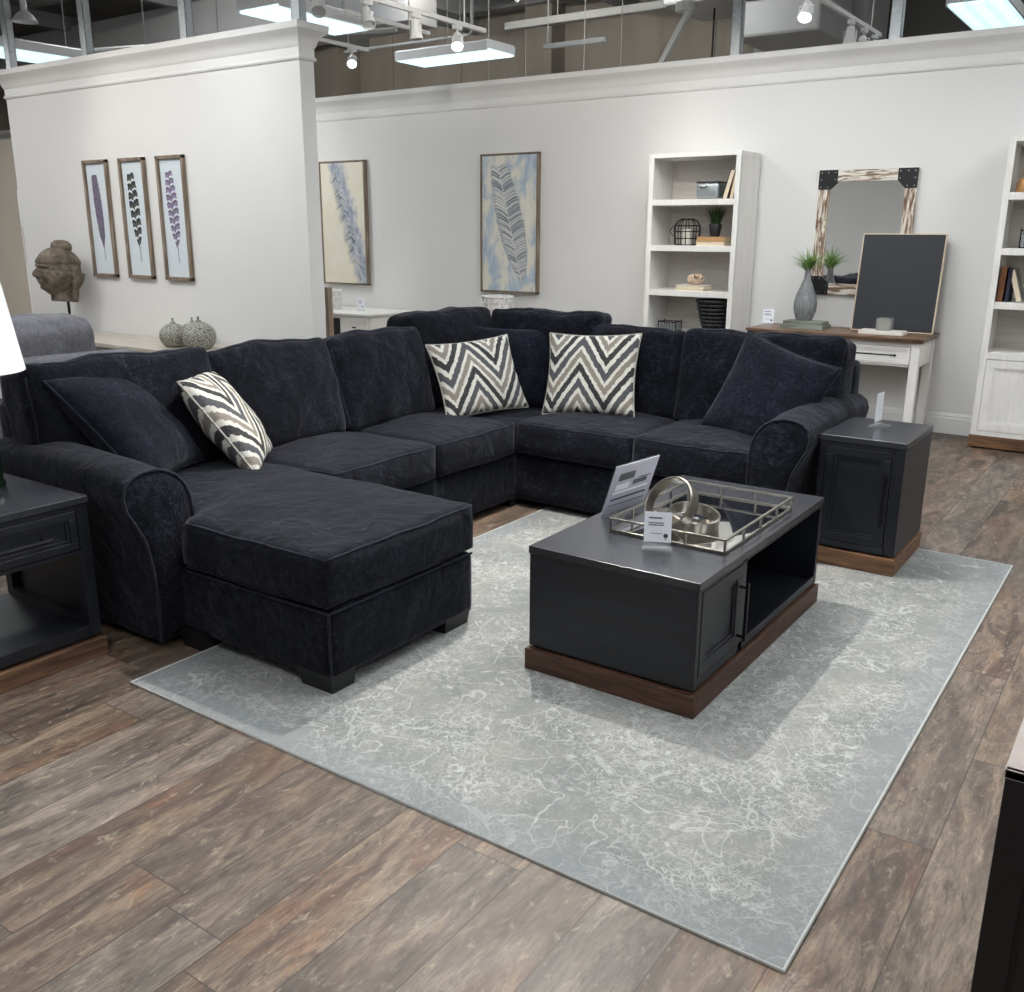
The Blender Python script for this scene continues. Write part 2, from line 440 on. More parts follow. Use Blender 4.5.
    def build(s, name, mat, parent=None, org=None, smooth=False, angle=40):
        if parent is not None: o_ = ORG[parent.name]
        else: o_ = V(org) if org is not None else V((0, 0, 0))
        bmesh.ops.recalc_face_normals(s.bm, faces=s.bm.faces[:])
        if o_.length: bmesh.ops.translate(s.bm, verts=s.bm.verts[:], vec=-o_)
        me = bpy.data.meshes.new(name); s.bm.to_mesh(me); s.bm.free()
        me.materials.append(MATS[mat])
        if smooth:
            me.polygons.foreach_set('use_smooth', [True]*len(me.polygons))
            if angle: me.set_sharp_from_angle(angle=math.radians(angle))
        o = bpy.data.objects.new(name, me); COL.objects.link(o); ORG[o.name] = o_
        if parent is not None: o.parent = parent
        else: o.location = o_
        return o
def tag(o, label, cat, group=None):
    o['label'] = label; o['category'] = cat
    if group: o['group'] = group
    return o
def thing(name, label, cat, loc=(0, 0, 0), group=None):
    o = bpy.data.objects.new(name, None); COL.objects.link(o); o.location = loc; o.empty_display_size = .1
    ORG[o.name] = V(loc); return tag(o, label, cat, group)
def struct(o): o['kind'] = 'structure'; return o
def lab(o, s): o['label'] = s; return o
def dup(root, label=None, group=None, mx=None):
    def cp(o, par):
        c = o.copy(); COL.objects.link(c); ORG[c.name] = ORG.get(o.name, V())
        if par is not None: c.parent = par
        for ch in [x for x in ALLCH(o)]: cp(ch, c)
        return c
    r = cp(root, None)
    if label: r['label'] = label
    if group: r['group'] = group
    if mx is not None: r.matrix_world = mx
    return r
def ALLCH(o): return [x for x in list(COL.objects) if x.parent == o]
def T(x=0, y=0, z=0): return Matrix.Translation((x, y, z))
def R(a, ax): return Matrix.Rotation(math.radians(a), 4, ax)
def frame(o, xa, za):
    """matrix at o whose x axis is along xa and whose z is close to za"""
    x = V(xa).normalized(); z = V(za); z = (z-x*z.dot(x)).normalized(); y = z.cross(x)
    return Matrix(((x.x, y.x, z.x, o[0]), (x.y, y.y, z.y, o[1]), (x.z, y.z, z.z, o[2]), (0, 0, 0, 1)))

# ------------------------------------------------------------------ room shell
YW = 8.436
struct(G().box(-20, 6, -6, 16, -.1, 0).build('floor', 'plank_floor'))
struct(G().box(-20, 1.5, YW, YW+.15, 0, 3.03).build('wall_back', 'wall_paint'))
struct(G().box(-9.765, -5.66, 5.357, 5.50, 0, 3.03).build('wall_partition', 'wall_paint'))
def crown(name, x0, x1, y0, y1):
    prof = [(.0, 2.815), (.012, 2.82), (.018, 2.832), (.012, 2.846), (.006, 2.85), (.006, 2.905), (.014, 2.915), (.018, 2.925), (.022, 2.94), (.032, 2.965), (.05, 2.99), (.075, 3.01), (.085, 3.02), (.088, 3.055), (.088, 3.065)]
    g = G(); rings = []
    for o, z in prof: rings.append([g.bm.verts.new(p) for p in ((x0-o, y0-o, z), (x1+o, y0-o, z), (x1+o, y1+o, z), (x0-o, y1+o, z))])
    for A, B in zip(rings, rings[1:]):
        for k in range(4): g.bm.faces.new((A[k], A[(k+1) % 4], B[(k+1) % 4], B[k]))
    g.bm.faces.new(rings[-1]); g.bm.faces.new(rings[0][::-1])
    return struct(g.build(name, 'white_paint', smooth=True, angle=25))
crown('trim_1', -20, 1.5, YW, YW+.15)
crown('trim_2', -9.765, -5.66, 5.357, 5.50)
def baseboard(name, x0, x1, y, end=None):
    pr = [(y, 0), (y-.018, 0), (y-.018, .125), (y-.012, .135), (y-.012, .15), (y-.004, .165), (y, .168)]
    g = G().prism(pr, x0, x1, 'x')
    return struct(g.build(name, 'white_paint'))
baseboard('baseboard_back', -20, 1.5, YW)
baseboard('baseboard_partition', -9.765, -5.66, 5.357)
# open ceiling deck and the outer shell
struct(G().box(-20, 6, -6, 16, 5.3, 5.4).build('ceiling', 'deck_dark'))
struct(G().box(-20, -5.0, 14, 14.2, 0, 5.3).build('wall_far', 'concrete_panel'))
struct(G().box(-5.0, 6, 13, 14.2, 0, 5.3).build('wall_far_right', 'wall_charcoal'))
struct(G().box(-20.2, -20, -6, 16, 0, 5.3).build('wall_left', 'concrete_panel'))
struct(G().box(-14.6, -13.2, 13.4, 14, 0, 5.3).box(-9.25, -8.75, 13.6, 14, 0, 5.3).build('wall_pillar', 'concrete_panel'))
struct(G().box(-9.5, 2.0, -3.2, -3.05, 0, 3.0).build('wall_rear', 'wall_paint'))
struct(G().box(3.6, 3.75, -3.2, 8, 0, 3.0).build('wall_right', 'wall_paint'))
# dark roof beams under the deck
for i, y in enumerate((6.5, 9.2, 11.6, 13.6)):
    struct(G().box(-20, 6, y-.06, y+.06, 5.02, 5.3).box(-20, 6, y-.15, y+.15, 5.0, 5.03).build('ceiling_beam', 'deck_dark'))
for x in (-16, -13, -10.5, -7.5, -4.5, -1.5):
    struct(G().box(x-.05, x+.05, 4, 14, 4.78, 5.0).build('ceiling_joist', 'deck_dark'))

# galvanised studs rising from the wall tops
def stud(x, y, label):
    g = G(); w = .045; d = .035
    g.box(x-w, x+w, y-d, y-d+.004, 3.06, 5.3).box(x-w, x-w+.004, y-d, y+d, 3.06, 5.3).box(x+w-.004, x+w, y-d, y+d, 3.06, 5.3)
    g.box(x-w, x-w+.02, y+d-.004, y+d, 3.06, 5.3).box(x+w-.02, x+w, y+d-.004, y+d, 3.06, 5.3)
    tag(g.build('metal_stud', 'stud_steel', org=(x, y, 3.06)), label, 'stud', 'galvanised studs above the walls')
stud(-3.556, 8.5, 'galvanised steel stud on the long back wall, above the left bookcase')
stud(-2.225, 8.5, 'galvanised steel stud on the long back wall, above the whitewashed mirror')
stud(-9.72, 5.43, 'galvanised steel stud at the far left end of the short partition top')
stud(-8.437, 5.43, 'galvanised steel stud on the partition, above the leftmost feather print')
stud(-7.031, 5.43, 'galvanised steel stud on the partition, just right of the three feather prints')
stud(-5.72, 5.43, 'galvanised steel stud at the right end corner of the short partition top')

# ------------------------------------------------------------------ ceiling lights
def light_fixture(x0, x1, y0, y1, z, label, along='y', drop=True, lens=None):
    t = thing('fluorescent_light', label, 'ceiling light', ((x0+x1)/2, (y0+y1)/2, z), 'fluorescent ceiling lights')
    b = G(); b.prism([(x0, z), (x0, z+.09), (x0+.03, z+.11), (x1-.03, z+.11), (x1, z+.09), (x1, z), (x1-.015, z), (x1-.015, z+.02), (x0+.015, z+.02), (x0+.015, z)], y0, y1, 'y') if along == 'y' else \
        b.prism([(y0, z), (y0, z+.09), (y0+.03, z+.11), (y1-.03, z+.11), (y1, z+.09), (y1, z), (y1-.015, z), (y1-.015, z+.02), (y0+.015, z+.02), (y0+.015, z)], x0, x1, 'x')
    b.build('housing', 'fixture_body', t)
    d = G()
    if along == 'y': d.box(-(x1-x0)/2+.016, (x1-x0)/2-.016, y0+.012-(y0+y1)/2, y1-.012-(y0+y1)/2, -.006, .018, .004)
    else: d.box(x0+.012-(x0+x1)/2, x1-.012-(x0+x1)/2, -(y1-y0)/2+.016, (y1-y0)/2-.016, -.006, .018, .004)
    bmesh.ops.translate(d.bm, verts=d.bm.verts[:], vec=ORG[t.name])
    d.build('diffuser', lens or ('diffuser' if along == 'y' else 'lens_cool'), t)
    if drop:
        w = G()
        for xx, yy in (((x0+x1)/2, y0+.15), ((x0+x1)/2, y1-.15)): w.tube([(xx, yy, z+.1), (xx, yy, 5.3)], .006, 6)
        w.build('hanger', 'pipe_grey', t)
    return t
# seen in the photo
light_fixture(-7.49, -6.93, 6.36, 7.58, 3.5, 'bright fluorescent light behind the right end of the partition top')
light_fixture(-7.98, -6.65, 9.05, 9.58, 3.5, 'long fluorescent light hanging over the wall beyond the white track', 'x')
light_fixture(-2.12, -1.62, 9.6, 11.0, 3.5, 'fluorescent light in the top right corner above the back wall')
light_fixture(-11.5, -10.93, 6.0, 7.1, 3.5, 'fluorescent light above the left end of the partition')
light_fixture(-12.9, -12.3, 6.2, 8.3, 3.7, 'second fluorescent light seen low above the left end of the partition')
# stronger fill lights added out of view over the lounge, for brightness
k = 0
for x, y in ((-8.3, 3.0), (-6.1, 3.9), (-11.6, 4.2), (-5.0, 1.2), (-2.0, 6.1), (-2.0, .2), (-1.0, 3.2), (1.2, 5.0), (2.4, 2.4), (-2.2, 3.0), (1.2, .5), (-8.0, -1.0), (-3.1, 6.4), (.6, 7.0)):
    light_fixture(x-.3, x+.3, y-.61, y+.61, 3.5, 'added fluorescent fill light out of view over the lounge', lens='lens_fill')

for x, y in ((-12.5, 11.5), (-8.6, 12.2), (-6.5, 11.3), (-.5, 11.4), (-13, 4.0)):  # added out of sight to brighten the areas beyond the walls
    light_fixture(x-.3, x+.3, y-.61, y+.61, 3.2, 'added fluorescent fill light low behind the back wall', lens='lens_fill')

for x, y in ((-9.0, 6.9),):  # added behind the partition to brighten the back wall's left part
    light_fixture(x-.3, x+.3, y-.61, y+.61, 3.22, 'added fluorescent fill light between the partition and the back wall', lens='lens_fill')
for x, y in ((-8.45, 8.6), (-4.9, 9.4), (-1.2, 9.4), (-11.6, 8.0)):  # added above the view to brighten the far wall and duct
    light_fixture(x-.3, x+.3, y-.6, y+.6, 4.95, 'added fluorescent fill light high up before the far wall', lens='lens_fill')

def spot_head(x, y, z, tgt, label, lit, power=0, size=50):
    t = thing('track_spotlight', label, 'spotlight', (x, y, z), 'white track spotlights')
    d = (V(tgt)-V((x, y, z-.12))).normalized(); q = d.to_track_quat('Z', 'Y').to_matrix().to_4x4(); m = T(x, y, z-.12) @ q
    G().box(x-.02, x+.02, y-.05, y+.05, z-.035, z, .004).tube([(x, y, z-.03), (x, y, z-.10)], .009).build('adapter', 'track_white', t)
    G().tube([(x-.05, y, z-.09), (x+.05, y, z-.09)], .008).box(x-.052, x-.046, y-.015, y+.015, z-.15, z-.085).box(x+.046, x+.052, y-.015, y+.015, z-.15, z-.085).build('yoke', 'track_white', t)
    G().lathe([(.001, -.07), (.032, -.068), (.036, -.03), (.04, .0), (.052, .05), (.055, .075), (.049, .075), (.045, .04), (.001, .035)], n=20, mx=m, cap=False).build('lamp_can', 'track_white', t, smooth=True)
    G().lathe([(.001, .062), (.03, .064), (.046, .06), (.046, .05)], n=20, mx=m, cap=False).build('lens', 'bulb' if lit else 'fixture_body', t, smooth=True)
    if power:
        L = bpy.data.lights.new('spot_beam', 'SPOT'); L.energy = power; L.spot_size = math.radians(size); L.spot_blend = .7; L.shadow_soft_size = .05; L.color = (1, .95, .88)
        lo = bpy.data.objects.new('spot_beam', L); COL.objects.link(lo); lo.parent = t
        lo.matrix_local = T(*(V((x, y, z-.12))+d*.09-V((x, y, z)))) @ d.to_track_quat('-Z', 'Y').to_matrix().to_4x4()
    return t
def track(x, y0, y1, z, label):
    t = thing('light_track', label, 'light track', (x, (y0+y1)/2, z), 'white light tracks')
    G().box(x-.018, x+.018, y0, y1, z, z+.035, .003).build('rail', 'track_white', t)
    G().tube([(x, y0+.3, z+.03), (x, y0+.3, 5.3)], .007, 6).tube([(x, y1-.3, z+.03), (x, y1-.3, 5.3)], .007, 6).build('hanger', 'track_white', t)
track(-5.5, 4.9, 7.45, 3.3, 'white light track running over the gap at the end of the partition')
spot_head(-5.5, 5.42, 3.3, (-5.1, 5.0, 2.4), 'track spotlight nearest the partition corner, seen from below', False)
spot_head(-5.5, 5.93, 3.3, (-5.1, 5.7, 2.4), 'track spotlight in front of the fluorescent light by the partition', False)
spot_head(-5.5, 6.50, 3.3, (-5.4, 6.5, 2.2), 'middle spotlight on the track beyond the partition end', False)
spot_head(-5.5, 7.05, 3.3, (-5.0, 6.4, 2.2), 'lit round spotlight at the end of the track, above the long fluorescent light', True)
track(-6.68, 6.9, 8.1, 3.5, 'shorter white light track behind the longer one')
track(-7.75, 7.1, 8.35, 3.48, 'short light track just over the back wall beside the partition end')
spot_head(-7.75, 8.1, 3.48, (-7.0, 7.2, 2.4), 'small lit spotlight under the short track beside the partition', True)
track(-2.72, 7.6, 9.85, 3.35, 'light track over the back wall in front of the dark wall')
spot_head(-2.72, 7.8, 3.35, (-2.6, 7.0, 2.2), 'bright spotlight at the top edge above the left bookcase', True, 18, 110)
spot_head(-2.72, 8.95, 3.35, (-2.72, 8.9, 2.2), 'white spotlight pointing straight down on the right track', True)
spot_head(-2.72, 9.35, 3.35, (-2.2, 8.3, 2.2), 'bright spotlight aimed at the viewer on the right track', True)
spot_head(-2.72, 9.7, 3.35, (-2.9, 9.3, 2.2), 'last small spotlight on the right track beside the stud', False)
# spots out of view over the lounge: they throw the shadows on rug and walls
spot_head(-2.7, 3.9, 3.5, (-1.9, 2.9, 0), 'track spotlight out of view over the rug', True, 420, 95)
spot_head(-7.6, 3.6, 3.5, (-7.2, 5.3, 2.2), 'track spotlight out of view in front of the partition', True, 45, 95)
spot_head(-4.6, 6.6, 3.5, (-2.4, 8.4, 1.3), 'track spotlight out of view in front of the console', True, 42, 90)
spot_head(-3.9, 5.3, 3.5, (-6.1, 8.4, 1.9), 'added fill spotlight out of view in front of the feather canvases', True, 110, 95)  # added to brighten the middle of the back wall
spot_head(-9.2, 3.4, 3.5, (-8.8, 5.3, 2.0), 'track spotlight out of view left of the partition', True, 40, 95)

spot_head(-8.2, 9.6, 5.05, (-8.6, 14, 3.6), 'added fill spotlight out of view lighting the far concrete wall', True, 130, 130)  # this and the next two are added to brighten the far wall
spot_head(-11.4, 11.2, 5.05, (-12.2, 14, 3.6), 'added fill spotlight out of view lighting the far concrete wall', True, 80, 130)
spot_head(-6.0, 9.4, 5.05, (-5.6, 14, 3.6), 'added fill spotlight out of view lighting the far concrete wall', True, 90, 130)
spot_head(-10.6, 7.2, 5.05, (-13.5, 10.3, 4.2), 'added fill spotlight out of view lighting the square duct', True, 110, 120)  # added to brighten the grey duct

# services above the wall
tag(G().box(-20, -8.6, 10.0, 10.6, 4.15, 4.85, .01).build('ceiling_duct', 'beam_grey', org=(-14, 10.3, 4.2)), 'wide grey square duct crossing behind the partition studs', 'duct')
tag(G().tube([(-20, 8.2, 4.35), (-7.2, 8.2, 3.62)], .022).build('conduit_pipe', 'pipe_grey', org=(-12, 8.2, 4)), 'thin grey conduit sloping behind the partition studs', 'pipe')
tag(G().tube([(-10.9, 6.1, 4.0), (-8.1, 7.9, 4.0), (-7.0, 8.6, 4.0)], .03).build('sprinkler_pipe', 'pipe_grey', org=(-9, 7.5, 4.0)), 'white pipe slanting above the middle of the partition', 'pipe')
tag(G().box(-8.45, -4.3, 11.9, 12.02, 4.32, 4.42, .01).tube([(-7.6, 11.96, 4.4), (-7.6, 11.96, 5.3)], .01).tube([(-5, 11.96, 4.4), (-5, 11.96, 5.3)], .01).build('cable_tray', 'pipe_grey', org=(-6.4, 11.96, 4.32)), 'long pale cable tray before the concrete wall', 'cable tray')
tag(G().tube([(-9.6, 9.9, 3.86), (-7.55, 9.9, 3.86), (-7.5, 9.9, 3.9), (-7.5, 9.9, 5.3)], .02).build('conduit_pipe', 'pipe_grey', org=(-8.5, 9.9, 3.9)), 'grey conduit with an elbow left of the long fluorescent light', 'pipe')
tag(G().box(-6.55, -5.75, 10.0, 10.05, 3.63, 3.68, .004).tube([(-6.5, 10.02, 3.66), (-6.5, 10.02, 5.3)], .01).build('hanger_bar', 'pipe_grey', org=(-6.2, 10, 3.63)), 'short white bar hanging right of the long fluorescent light', 'bracket')
# air handling unit with louvres, elbow and brace
ac = thing('air_handler', 'large white air duct and unit above the left bookcase', 'air duct', (-3.6, 10.2, 3.7))
G().box(-4.5, -3.55, 10.6, 11.7, 3.62, 4.75, .03).build('casing', 'duct_white', ac)
G().box(-5.3, -4.5, 10.5, 11.5, 4.02, 4.55, .03).box(-6.1, -5.3, 10.6, 11.2, 4.3, 4.5, .02).build('side_duct', 'duct_white', ac)
lv = G()
for i in range(6): lv.box(-4.42, -4.12, 10.58, 10.6, 4.02+i*.035, 4.045+i*.035)
lv.box(-4.44, -4.10, 10.585, 10.595, 3.98, 4.26)
lv.build('louvre', 'louvre_dark', ac)
ac2 = thing('duct_section', 'pale duct with two dark vent slots behind the right light track', 'air duct', (-4.1, 11.85, 3.7))
G().box(-4.75, -3.45, 11.85, 12.8, 3.2, 5.2, .02).build('casing', 'duct_white', ac2)
G().box(-3.98, -3.90, 11.83, 11.85, 3.62, 4.02).box(-3.84, -3.76, 11.83, 11.85, 3.62, 4.02).build('vent_slot', 'louvre_dark', ac2)
tag(G().tube([(-4.62, 9.0, 3.02), (-4.25, 9.0, 3.62)], .035, 4).lathe([(.09, 0), (.09, .08), (.06, .1)], (-4.3, 9.0, 3.6), 16).build('brace_pipe', 'duct_white', org=(-4.5, 9, 3.0)), 'white diagonal brace leaning above the back wall', 'brace')
tag(G().tube([(-4.85, 10.9, 2.9), (-4.85, 10.9, 5.3)], .012, 6).build('conduit_pipe', 'black_satin', org=(-4.85, 10.9, 2.9)), 'thin black vertical cable left of the diagonal brace', 'cable')
tag(G().lathe([(.03, .3), (.03, .1), (.08, .06), (.12, 0), (.115, 0), (.07, .05), (.001, .07)], (-9.6, 5.55, 3.52), 24, cap=False).tube([(-9.6, 5.55, 3.8), (-9.6, 5.55, 5.3)], .03).build('pendant_light', 'fixture_body', org=(-9.6, 5.55, 3.5), smooth=True), 'small white pendant light beside the leftmost stud', 'pendant light')

# ------------------------------------------------------------------ rug
RX0, RX1, RY0, RY1 = -2.956, -0.497, 1.795, 5.108
rug = thing('area_rug', 'large pale grey area rug with a worn white vine pattern', 'rug', ((RX0+RX1)/2, (RY0+RY1)/2, 0))
G().box(RX0+.008, RX1-.008, RY0+.008, RY1-.008, .0, .0055).build('pile', 'rug_pile', rug)
G().tube([(RX0+.008, RY0+.008, .003), (RX1-.008, RY0+.008, .003), (RX1-.008, RY1-.008, .003), (RX0+.008, RY1-.008, .003)], .006, 8, closed=True).build('binding', 'rug_binding', rug)
RZ = .0065

# ------------------------------------------------------------------ sectional sofa
sofa = thing('sectional_sofa', 'large dark navy chenille sectional sofa with rolled arms and chaise', 'sofa', (-3.5, 3.8, 0))
def cush(name, x0, x1, y0, y1, z0, z1, crown_=.025, seed=0, fn=None, n=(22, 22, 6), wr=.008, parent=sofa, front=None):
    w, d, h = x1-x0, y1-y0, z1-z0; cx, cy, cz = (x0+x1)/2, (y0+y1)/2, (z0+z1)/2
    def f(p, t):
        p = V(p)
        if p.z > 0: p.z += crown_*(1-t[0]**2)*(1-t[1]**2)*1.2
        if fn: p = V(fn(p, t))
        return p
    mx = T(cx, cy, cz)
    o = G().soft(w, d, h, .028, (.012, .012, .0), n, f, mx, wr=wr, seed=seed).build(name, 'navy_chenille', parent, smooth=True, angle=0)
    # welt cord round the top and bottom seams
    for sgn in (1, -1):
        pts = []
        N = 26; e = .012
        path = [(-1, -1), (1, -1), (1, 1), (-1, 1)]
        for a in range(4):
            (u0, v0), (u1, v1) = path[a], path[(a+1) % 4]
            for i in range(N):
                k = i/N; u = u0+(u1-u0)*k; v = v0+(v1-v0)*k
                bx = .010*(1-v**4)*abs(u) if abs(u) > .99 else 0; by = .010*(1-u**4)*abs(v) if abs(v) > .99 else 0
                p = V((u*(w/2-e)+math.copysign(bx, u), v*(d/2-e)+math.copysign(by, v), sgn*(h/2-.012)))
                t = (u, v, sgn)
                q = p*6+V((seed*3.1, seed*1.7, seed)); p = p+(noise.noise_vector(q)*.65+noise.noise_vector(q*2.3)*.35)*wr
                if fn: p = V(fn(p, t))
                pts.append(mx @ p)
        G().tube(pts, .0055, 6, closed=True).build('piping', 'navy_piping', o, smooth=True, angle=0)
    return o
# bases (upholstered boxes)
base = G()
base.soft(1.69, .83, .265, .016, (.004, .004, 0), (20, 14, 6), mx=T(-3.12, 2.572, .1825), wr=.003)
base.build('chaise_base', 'navy_chenille', sofa, smooth=True, angle=0)
G().tube([(-2.278, 2.160, .31), (-2.278, 2.160, .06)], .0055, 6).tube([(-3.05, 2.158, .310), (-2.29, 2.158, .310), (-2.276, 2.17, .310), (-2.276, 2.98, .310)], .005, 6).build('piping', 'navy_piping', sofa, smooth=True)
G().soft(.85, 1.62, .29, .02, (.006, .006, 0), (14, 20, 6), mx=T(-3.555, 3.76, .19), wr=.004, seed=2).build('seat_base', 'navy_chenille', sofa, smooth=True, angle=0)
G().soft(2.42, .86, .29, .02, (.006, .006, 0), (24, 14, 6), mx=T(-2.83, 4.97, .19), wr=.004, seed=3).build('seat_base', 'navy_chenille', sofa, smooth=True, angle=0)
# chaise cushion: its front wraps round the arm
def chf(p, t):
    x = p.x+(-3.09)      # world x
    k = max(0, min(1, (x+3.075)/.03)); k = k*k*(3-2*k)
    if t[1] < 0: p.y -= .10*k*min(1, -t[1]*1.6)
    return p
def chaise_cushion():
    w, d, h = 1.63, .755, .198; cx, cy, cz = -3.09, 2.627, .421
    return cush('chaise_cushion', cx-w/2, cx+w/2, cy-d/2, cy+d/2, cz-h/2, cz+h/2, .03, 5, chf, (48, 20, 6), .012)
chaise_cushion()
cush('seat_cushion', -3.95, -3.10, 3.01, 3.772, .335, .525, .03, 6)
cush('seat_cushion', -3.95, -3.10, 3.782, 4.50, .335, .525, .03, 7)
cush('seat_cushion', -3.95, -3.125, 4.515, 5.35, .325, .505, .01, 8)
cush('seat_cushion', -3.115, -2.355, 4.505, 5.35, .335, .53, .03, 9)
cush('seat_cushion', -2.345, -1.625, 4.50, 5.35, .335, .535, .035, 10)
# arms
prof = [(2.045, .035), (2.048, .20), (2.038, .36), (2.018, .46), (1.985, .53), (1.953, .588), (1.944, .64), (1.957, .685), (1.988, .711), (2.03, .724), (2.08, .727), (2.13, .715), (2.175, .69), (2.21, .65), (2.235, .59), (2.243, .50), (2.243, .30), (2.243, .035)]
def arm(pf, along, a, b, name='arm'):
    """pf: (u,z) profile; extruded along axis from a (front) to b (back) with a slight puff"""
    g = G(); n = 26; rings = []
    # densify the profile
    P = []
    for (u0, z0), (u1, z1) in zip(pf, pf[1:]):
        m = max(1, int(math.hypot(u1-u0, z1-z0)/.03))
        for i in range(m): P.append((u0+(u1-u0)*i/m, z0+(z1-z0)*i/m))
    P.append(pf[-1]); cu = sum(p[0] for p in P)/len(P)
    for i in range(n+1):
        k = i/n; w = a+(b-a)*k; ring = []
        sw = .008*math.sin(PI*min(1, k*1.0))
        for u, z in P:
            uu = u+(u-cu)*sw*2; zz = z+(.025*math.sin(PI*k)+.012*k if z > .5 else 0)
            p = (w, uu, zz) if along == 'x' else (uu, w, zz)
            q = V(p)*6; p = V(p)+noise.noise_vector(q)*.007*(0 if i == 0 else 1)
            ring.append(g.bm.verts.new(p))
        rings.append(ring)
    for A, B in zip(rings, rings[1:]):
        for k in range(len(P)-1): g.bm.faces.new((A[k], A[k+1], B[k+1], B[k]))
        g.bm.faces.new((A[-1], A[0], B[0], B[-1]))
    g.bm.faces.new(rings[-1])
    o = g.build(name, 'navy_chenille', sofa, smooth=True, angle=60)
    # front panel, slightly domed
    g = G(); f = -1 if along == 'x' else 1
    cx, cz = cu, .45; steps = 5; rr = []
    for s_ in range(steps+1):
        sc = 1-s_/steps*.999; off = .014*(1-sc**3)
        ring = []
        for u, z in P:
            # towards a medial line
            mu = 2.13 if along == 'x' else MIR(2.13)
            mz = min(max(z, .08), .62); uu = mu+(u-mu)*sc; zz = mz+(z-mz)*sc
            w = a+(.001+off)*(1 if a > b else -1)
            ring.append(g.bm.verts.new((w, uu, zz) if along == 'x' else (uu, w, zz)))
        rr.append(ring)
    for A, B in zip(rr, rr[1:]):
        for k in range(len(P)-1): g.bm.faces.new((A[k], A[k+1], B[k+1], B[k]))
    g.build('arm_panel', 'navy_chenille', o, smooth=True, angle=0)
    s_ = 1 if a > b else -1
    pts = [((a+.003*s_, u, z) if along == 'x' else (u, a+.003*s_, z)) for u, z in P]
    G().tube(pts, .0065, 7).build('piping', 'navy_piping', o, smooth=True, angle=0)
    return o
def MIR(y): return -1.374+(1.944-y)
arm(prof, 'x', -3.10, -4.08)
arm([(MIR(y), z) for y, z in prof], 'y', 4.48, 5.50)
# back frames
def sb(name, x0, x1, y0, y1, z0, z1, r=.04, seed=0):
    return G().soft(x1-x0, y1-y0, z1-z0, r, (.006, .006, .006), (max(6, int((x1-x0)*16)), max(6, int((y1-y0)*16)), 14), mx=T((x0+x1)/2, (y0+y1)/2, (z0+z1)/2), wr=.005, seed=seed).build(name, 'navy_chenille', sofa, smooth=True, angle=0)
sb('back_frame', -4.14, -3.98, 2.05, 5.56, .04, .89)
sb('back_frame', -4.14, -1.45, 5.40, 5.56, .04, .915)
# back cushions
def bcush(cx, cy, yaw, w, h, z0, tilt=12, th=.22, seed=0, flop=0, sag=.02):
    """yaw 0 faces -Y; yaw 90 faces +X"""
    def f(p, t):
        p = V(p); p.y -= .0
        if p.z > 0: p.z += .006*(1-t[0]**2)+sag*noise.noise(V((p.x*4+seed*5, seed*2.7, 0)))*(p.z/h*2)
        p.y -= .03*(1-t[0]**2)*(1-t[2]**2) if p.y < 0 else 0
        if flop and p.x*flop > 0 and p.z > 0: p.z += .0; p.x += flop*.03*(p.z/h*2)**2
        return p
    mx = T(cx, cy, z0) @ R(yaw, 'Z') @ R(-tilt, 'X') @ T(0, 0, h/2)
    o = G().soft(w, th, h, .038, (.012, .03, .006), (26, 10, 22), f, mx, wr=.017, wf=6, seed=seed).build('back_cushion', 'navy_chenille', sofa, smooth=True, angle=0)
    for s_ in (-1, 1):
        pts = []
        for a in range(4):
            q = [(-1, -1), (1, -1), (1, 1), (-1, 1)]; (u0, v0), (u1, v1) = q[a], q[(a+1) % 4]
            for i in range(20):
                k = i/20; u = u0+(u1-u0)*k; v = v0+(v1-v0)*k
                # rounded corner
                L = max(abs(u), abs(v)); pu, pv = u, v
                if abs(u) > .85 and abs(v) > .85:
                    pu = math.copysign(abs(u)-.06*(abs(v)-.85)/.15, u); pv = math.copysign(abs(v)-.06*(abs(u)-.85)/.15, v)
                p = V((pu*(w/2-.006), s_*(th/2-.018), pv*(h/2-.006)))
                nn = p*6+V((seed*3.1, seed*1.7, seed)); p = p+(noise.noise_vector(nn)*.65+noise.noise_vector(nn*2.3)*.35)*.017
                pts.append(mx @ V(f(p, (u, s_, v))))
        if s_ == -1: G().tube(pts, .005, 6, closed=True).build('piping', 'navy_piping', o, smooth=True, angle=0)
    return o
bcush(-3.80, 2.47, 90, .92, .555, .50, 12, .23, 1)
bcush(-3.77, 3.315, 90, .78, .54, .50, 15, .23, 2)
bcush(-3.75, 4.07, 90, .75, .54, .50, 15, .23, 3)
bcush(-3.90, 4.86, 88, .84, .60, .50, 5, .20, 4)
bcush(-3.38, 5.21, 0, .80, .60, .50, 6, .20, 5, flop=1)
bcush(-2.735, 5.18, 0, .72, .535, .50, 11, .22, 6)
bcush(-1.915, 5.18, 0, .94, .55, .50, 11, .23, 7)
# block feet
def foot(x, y, sx, sy, z0=RZ, w=.16, d=.10, top=.075):
    g = G(); x1 = x-sx*w; y1 = y-sy*d
    a = [(x, y), (x1, y), (x1, y1), (x, y1)]; b = [(x-sx*.008, y-sy*.008), (x1+sx*.02, y-sy*.008), (x1+sx*.02, y1), (x-sx*.008, y1)]
    B = [g.bm.verts.new((px, py, z0)) for px, py in b]; A = [g.bm.verts.new((px, py, top)) for px, py in a]
    g.bm.faces.new(A); g.bm.faces.new(B[::-1])
    for k in range(4): g.bm.faces.new((A[k], A[(k+1) % 4], B[(k+1) % 4], B[k]))
    g.build('leg', 'black_satin', sofa)
foot(-2.270, 2.152, 1, -1, w=.18, d=.12); foot(-2.275, 2.965, 1, 1, w=.12, d=.16); foot(-2.95, 2.12, 1, -1, z0=0, w=.14)
foot(-4.10, 2.06, -1, -1, 0, top=.05); foot(-3.14, 4.50, 1, -1, 0, top=.06); foot(-4.1, 5.52, -1, 1, 0, top=.05)
